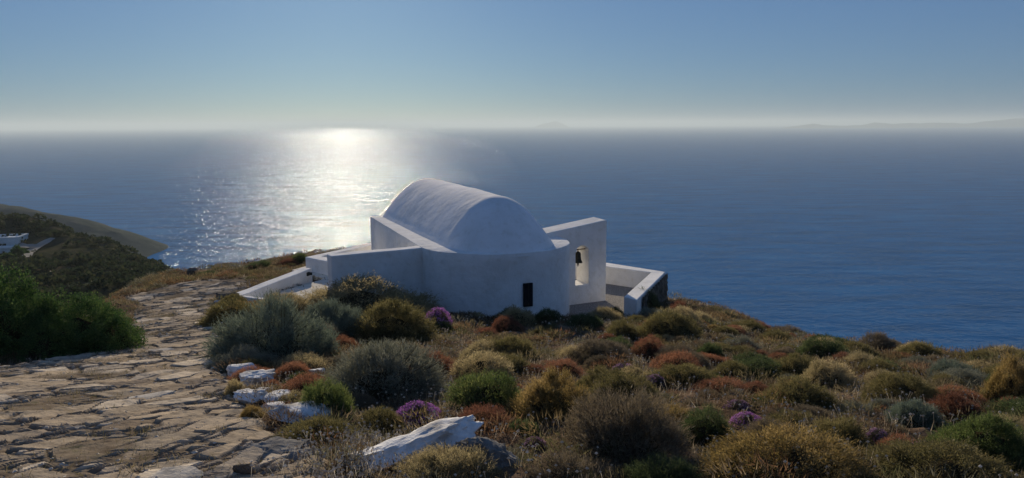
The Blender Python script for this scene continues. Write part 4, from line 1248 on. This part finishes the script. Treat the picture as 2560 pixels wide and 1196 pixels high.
# ------------------------------------------------------------------ far hillside: scrub, houses, road, trees
rg = np.random.default_rng(77)
n = 9000
x = -205+190*rg.random(n); y = 84+150*rg.random(n)
den = fbm(x*.05, y*.05, 151, 3)
k_ = den+.6*rg.random(n) > .08; x, y = x[k_], y[k_]
hp_ = [hgnd(20, 640), hgnd(85, 620), hgnd(66, 648)]
m = np.ones(len(x), bool)
for q in hp_: m &= np.hypot(x-q[0], y-q[1]) > 7
x, y = x[m], y[m]
z = hill_z(x, y); ok = z > SEA_Z+1.5; x, y, z = x[ok], y[ok], z[ok]
size = .5+1.3*rg.random(len(x))**2
nb = 46
cc = np.repeat(np.c_[x, y, z], nb, 0); ss = np.repeat(size, nb)
d = rand_dirs(len(cc), rg); d[:, 2] = np.abs(d[:, 2])
P = cc+d*ss[:, None]*np.array([1, 1, .75])*(.6+.4*rg.random(len(cc)))[:, None]
D_ = d+rg.normal(size=d.shape)*.6; D_ /= np.linalg.norm(D_, axis=1, keepdims=True)
V, F = quads(P, D_, ss*.5, ss*.42, rg)
MAQ = mat_leaf('maquis_leaf', (.018,.030,.014), (.035,.05,.022), (.075,.075,.035), .25, .05)
tag(link('maquis', np_mesh('maquis', V, F), MAQ), kind='stuff')

PLASTER = mat_white('far_house_plaster', ((.62,.64,.62), (.78,.79,.77)), .02)
def far_house(px, py, wpx, hpx, dep, label, wins, rz=0.0, tile=False):
    g = hgnd(px, py)
    s = g[1]/FPX
    w, h = wpx*s, hpx*s
    t = empty('house', (float(g[0]), float(g[1]), float(g[2])-.3), label, 'house', rz=rz)
    bm = bmesh.new(); prism(bm, [(-w/2, 0), (w/2, 0), (w/2, dep), (-w/2, dep)], -3, h)
    bm_obj('wall', bm, PLASTER, t, bevel=.08)
    bm = bmesh.new()
    for a, b, c, d_ in ((-w/2-.1, -.1, w/2+.1, .25), (-w/2-.1, dep-.25, w/2+.1, dep+.1), (-w/2-.1, .25, -w/2+.25, dep-.25), (w/2-.25, .25, w/2+.1, dep-.25)):
        prism(bm, [(a, b), (c, b), (c, d_), (a, d_)], h+.004, h+.35)
    bm_obj('roof_parapet', bm, PLASTER, t)
    for wx0, wz0, ww, wh in wins:
        bm = bmesh.new(); prism(bm, [(wx0*w-ww/2, -.02), (wx0*w+ww/2, -.02), (wx0*w+ww/2, .1), (wx0*w-ww/2, .1)], wz0*h, wz0*h+wh)
        bm_obj('window', bm, WOODDARK, t)
    return t
far_house(4, 622, 78, 28, 6, 'white flat-roofed house with a dark window on the valley slope', [(.10, .25, .6, .8), (-.25, .25, .6, .8)], rz=R(12))
far_house(-2, 634, 52, 14, 3, 'lower pale terrace block in front of the white house', [(.2, .2, .5, .5)], rz=R(12))
# pale concrete road
def road(pts, widths, name='road'):
    c = np.array([hgnd(*p) for p in pts])
    t = np.linspace(0, len(c)-1, 40)
    C_ = np.stack([np.interp(t, range(len(c)), c[:, k]) for k in range(3)], 1); W = np.interp(t, range(len(c)), widths)
    T_ = np.gradient(C_[:, :2], axis=0); T_ /= np.linalg.norm(T_, axis=1, keepdims=True); Nn = np.c_[-T_[:, 1], T_[:, 0]]
    rows = []
    for s in np.linspace(-1, 1, 7):
        p = C_[:, :2]+Nn*(W*s/2)[:, None]
        zz_ = np.maximum(hill_z(p[:, 0], p[:, 1]), hill_z(C_[:, 0], C_[:, 1])-.1)+.35
        rows.append(np.c_[p, zz_])
    V = np.array(rows).reshape(-1, 3)
    return tag(link(name, np_mesh(name, V, grid_faces(7, 40), smooth=True), bpy.data.materials.get('concrete') or mat_noise('concrete', [(.3, (.22,.21,.19)), (.7, (.34,.32,.28))], .4, .9, .02)), kind='structure')
road([(50, 649), (62, 642), (75, 633), (86, 626), (95, 620), (110, 611), (122, 604), (133, 599)], [2.6, 2.8, 2.8, 2.6, 2.3, 2.0, 1.8, 1.5])
road([(44, 612), (58, 619), (78, 621), (92, 620)], [1.2, 1.8, 2.2, 2.4])
def tree(px, py, wpx, hpx, label):
    g = hgnd(px, py); s = g[1]/FPX; w, h = wpx*s/2, hpx*s
    t = empty('tree', (float(g[0]), float(g[1]), float(g[2])-.2), label, 'tree')
    bm = bmesh.new(); lathe(bm, [(.22, -.5), (.16, h*.25), (.09, h*.6)], 8); bm_obj('trunk', bm, TWIG, t)
    f = bpy.data.objects.new('crown', PROTO['juniper', 0]); COL.objects.link(f); f.parent = t
    f.material_slots[0].link = 'OBJECT'; f.material_slots[0].material = LEAF['juniper']
    f.location = (0, 0, h*.28); f.scale = (w*.95, w*.95, h*.72)
    return t
tree(44, 640, 34, 28, 'round dark tree beside the white house on the valley slope')
tree(20, 650, 40, 20, 'low dark tree in front of the pale terrace block')
tree(62, 636, 22, 16, 'small dark tree between the white house and the road')

# ------------------------------------------------------------------ air
hz_, nt, p = new_mat('sea_haze')
nt.nodes.remove(p)
pv_ = N(nt, 'ShaderNodeVolumePrincipled')
pv_.inputs['Color'].default_value = (.56, .65, .69, 1)
pv_.inputs['Density'].default_value = 1.3e-4
pv_.inputs['Anisotropy'].default_value = .2
nt.links.new(pv_.outputs[0], nt.nodes['Material Output'].inputs['Volume'])
bm = bmesh.new(); prism(bm, [(-46000, -46000), (46000, -46000), (46000, 46000), (-46000, 46000)], SEA_Z-4.5, 85)
tag(bm_obj('haze', bm, hz_), kind='stuff')
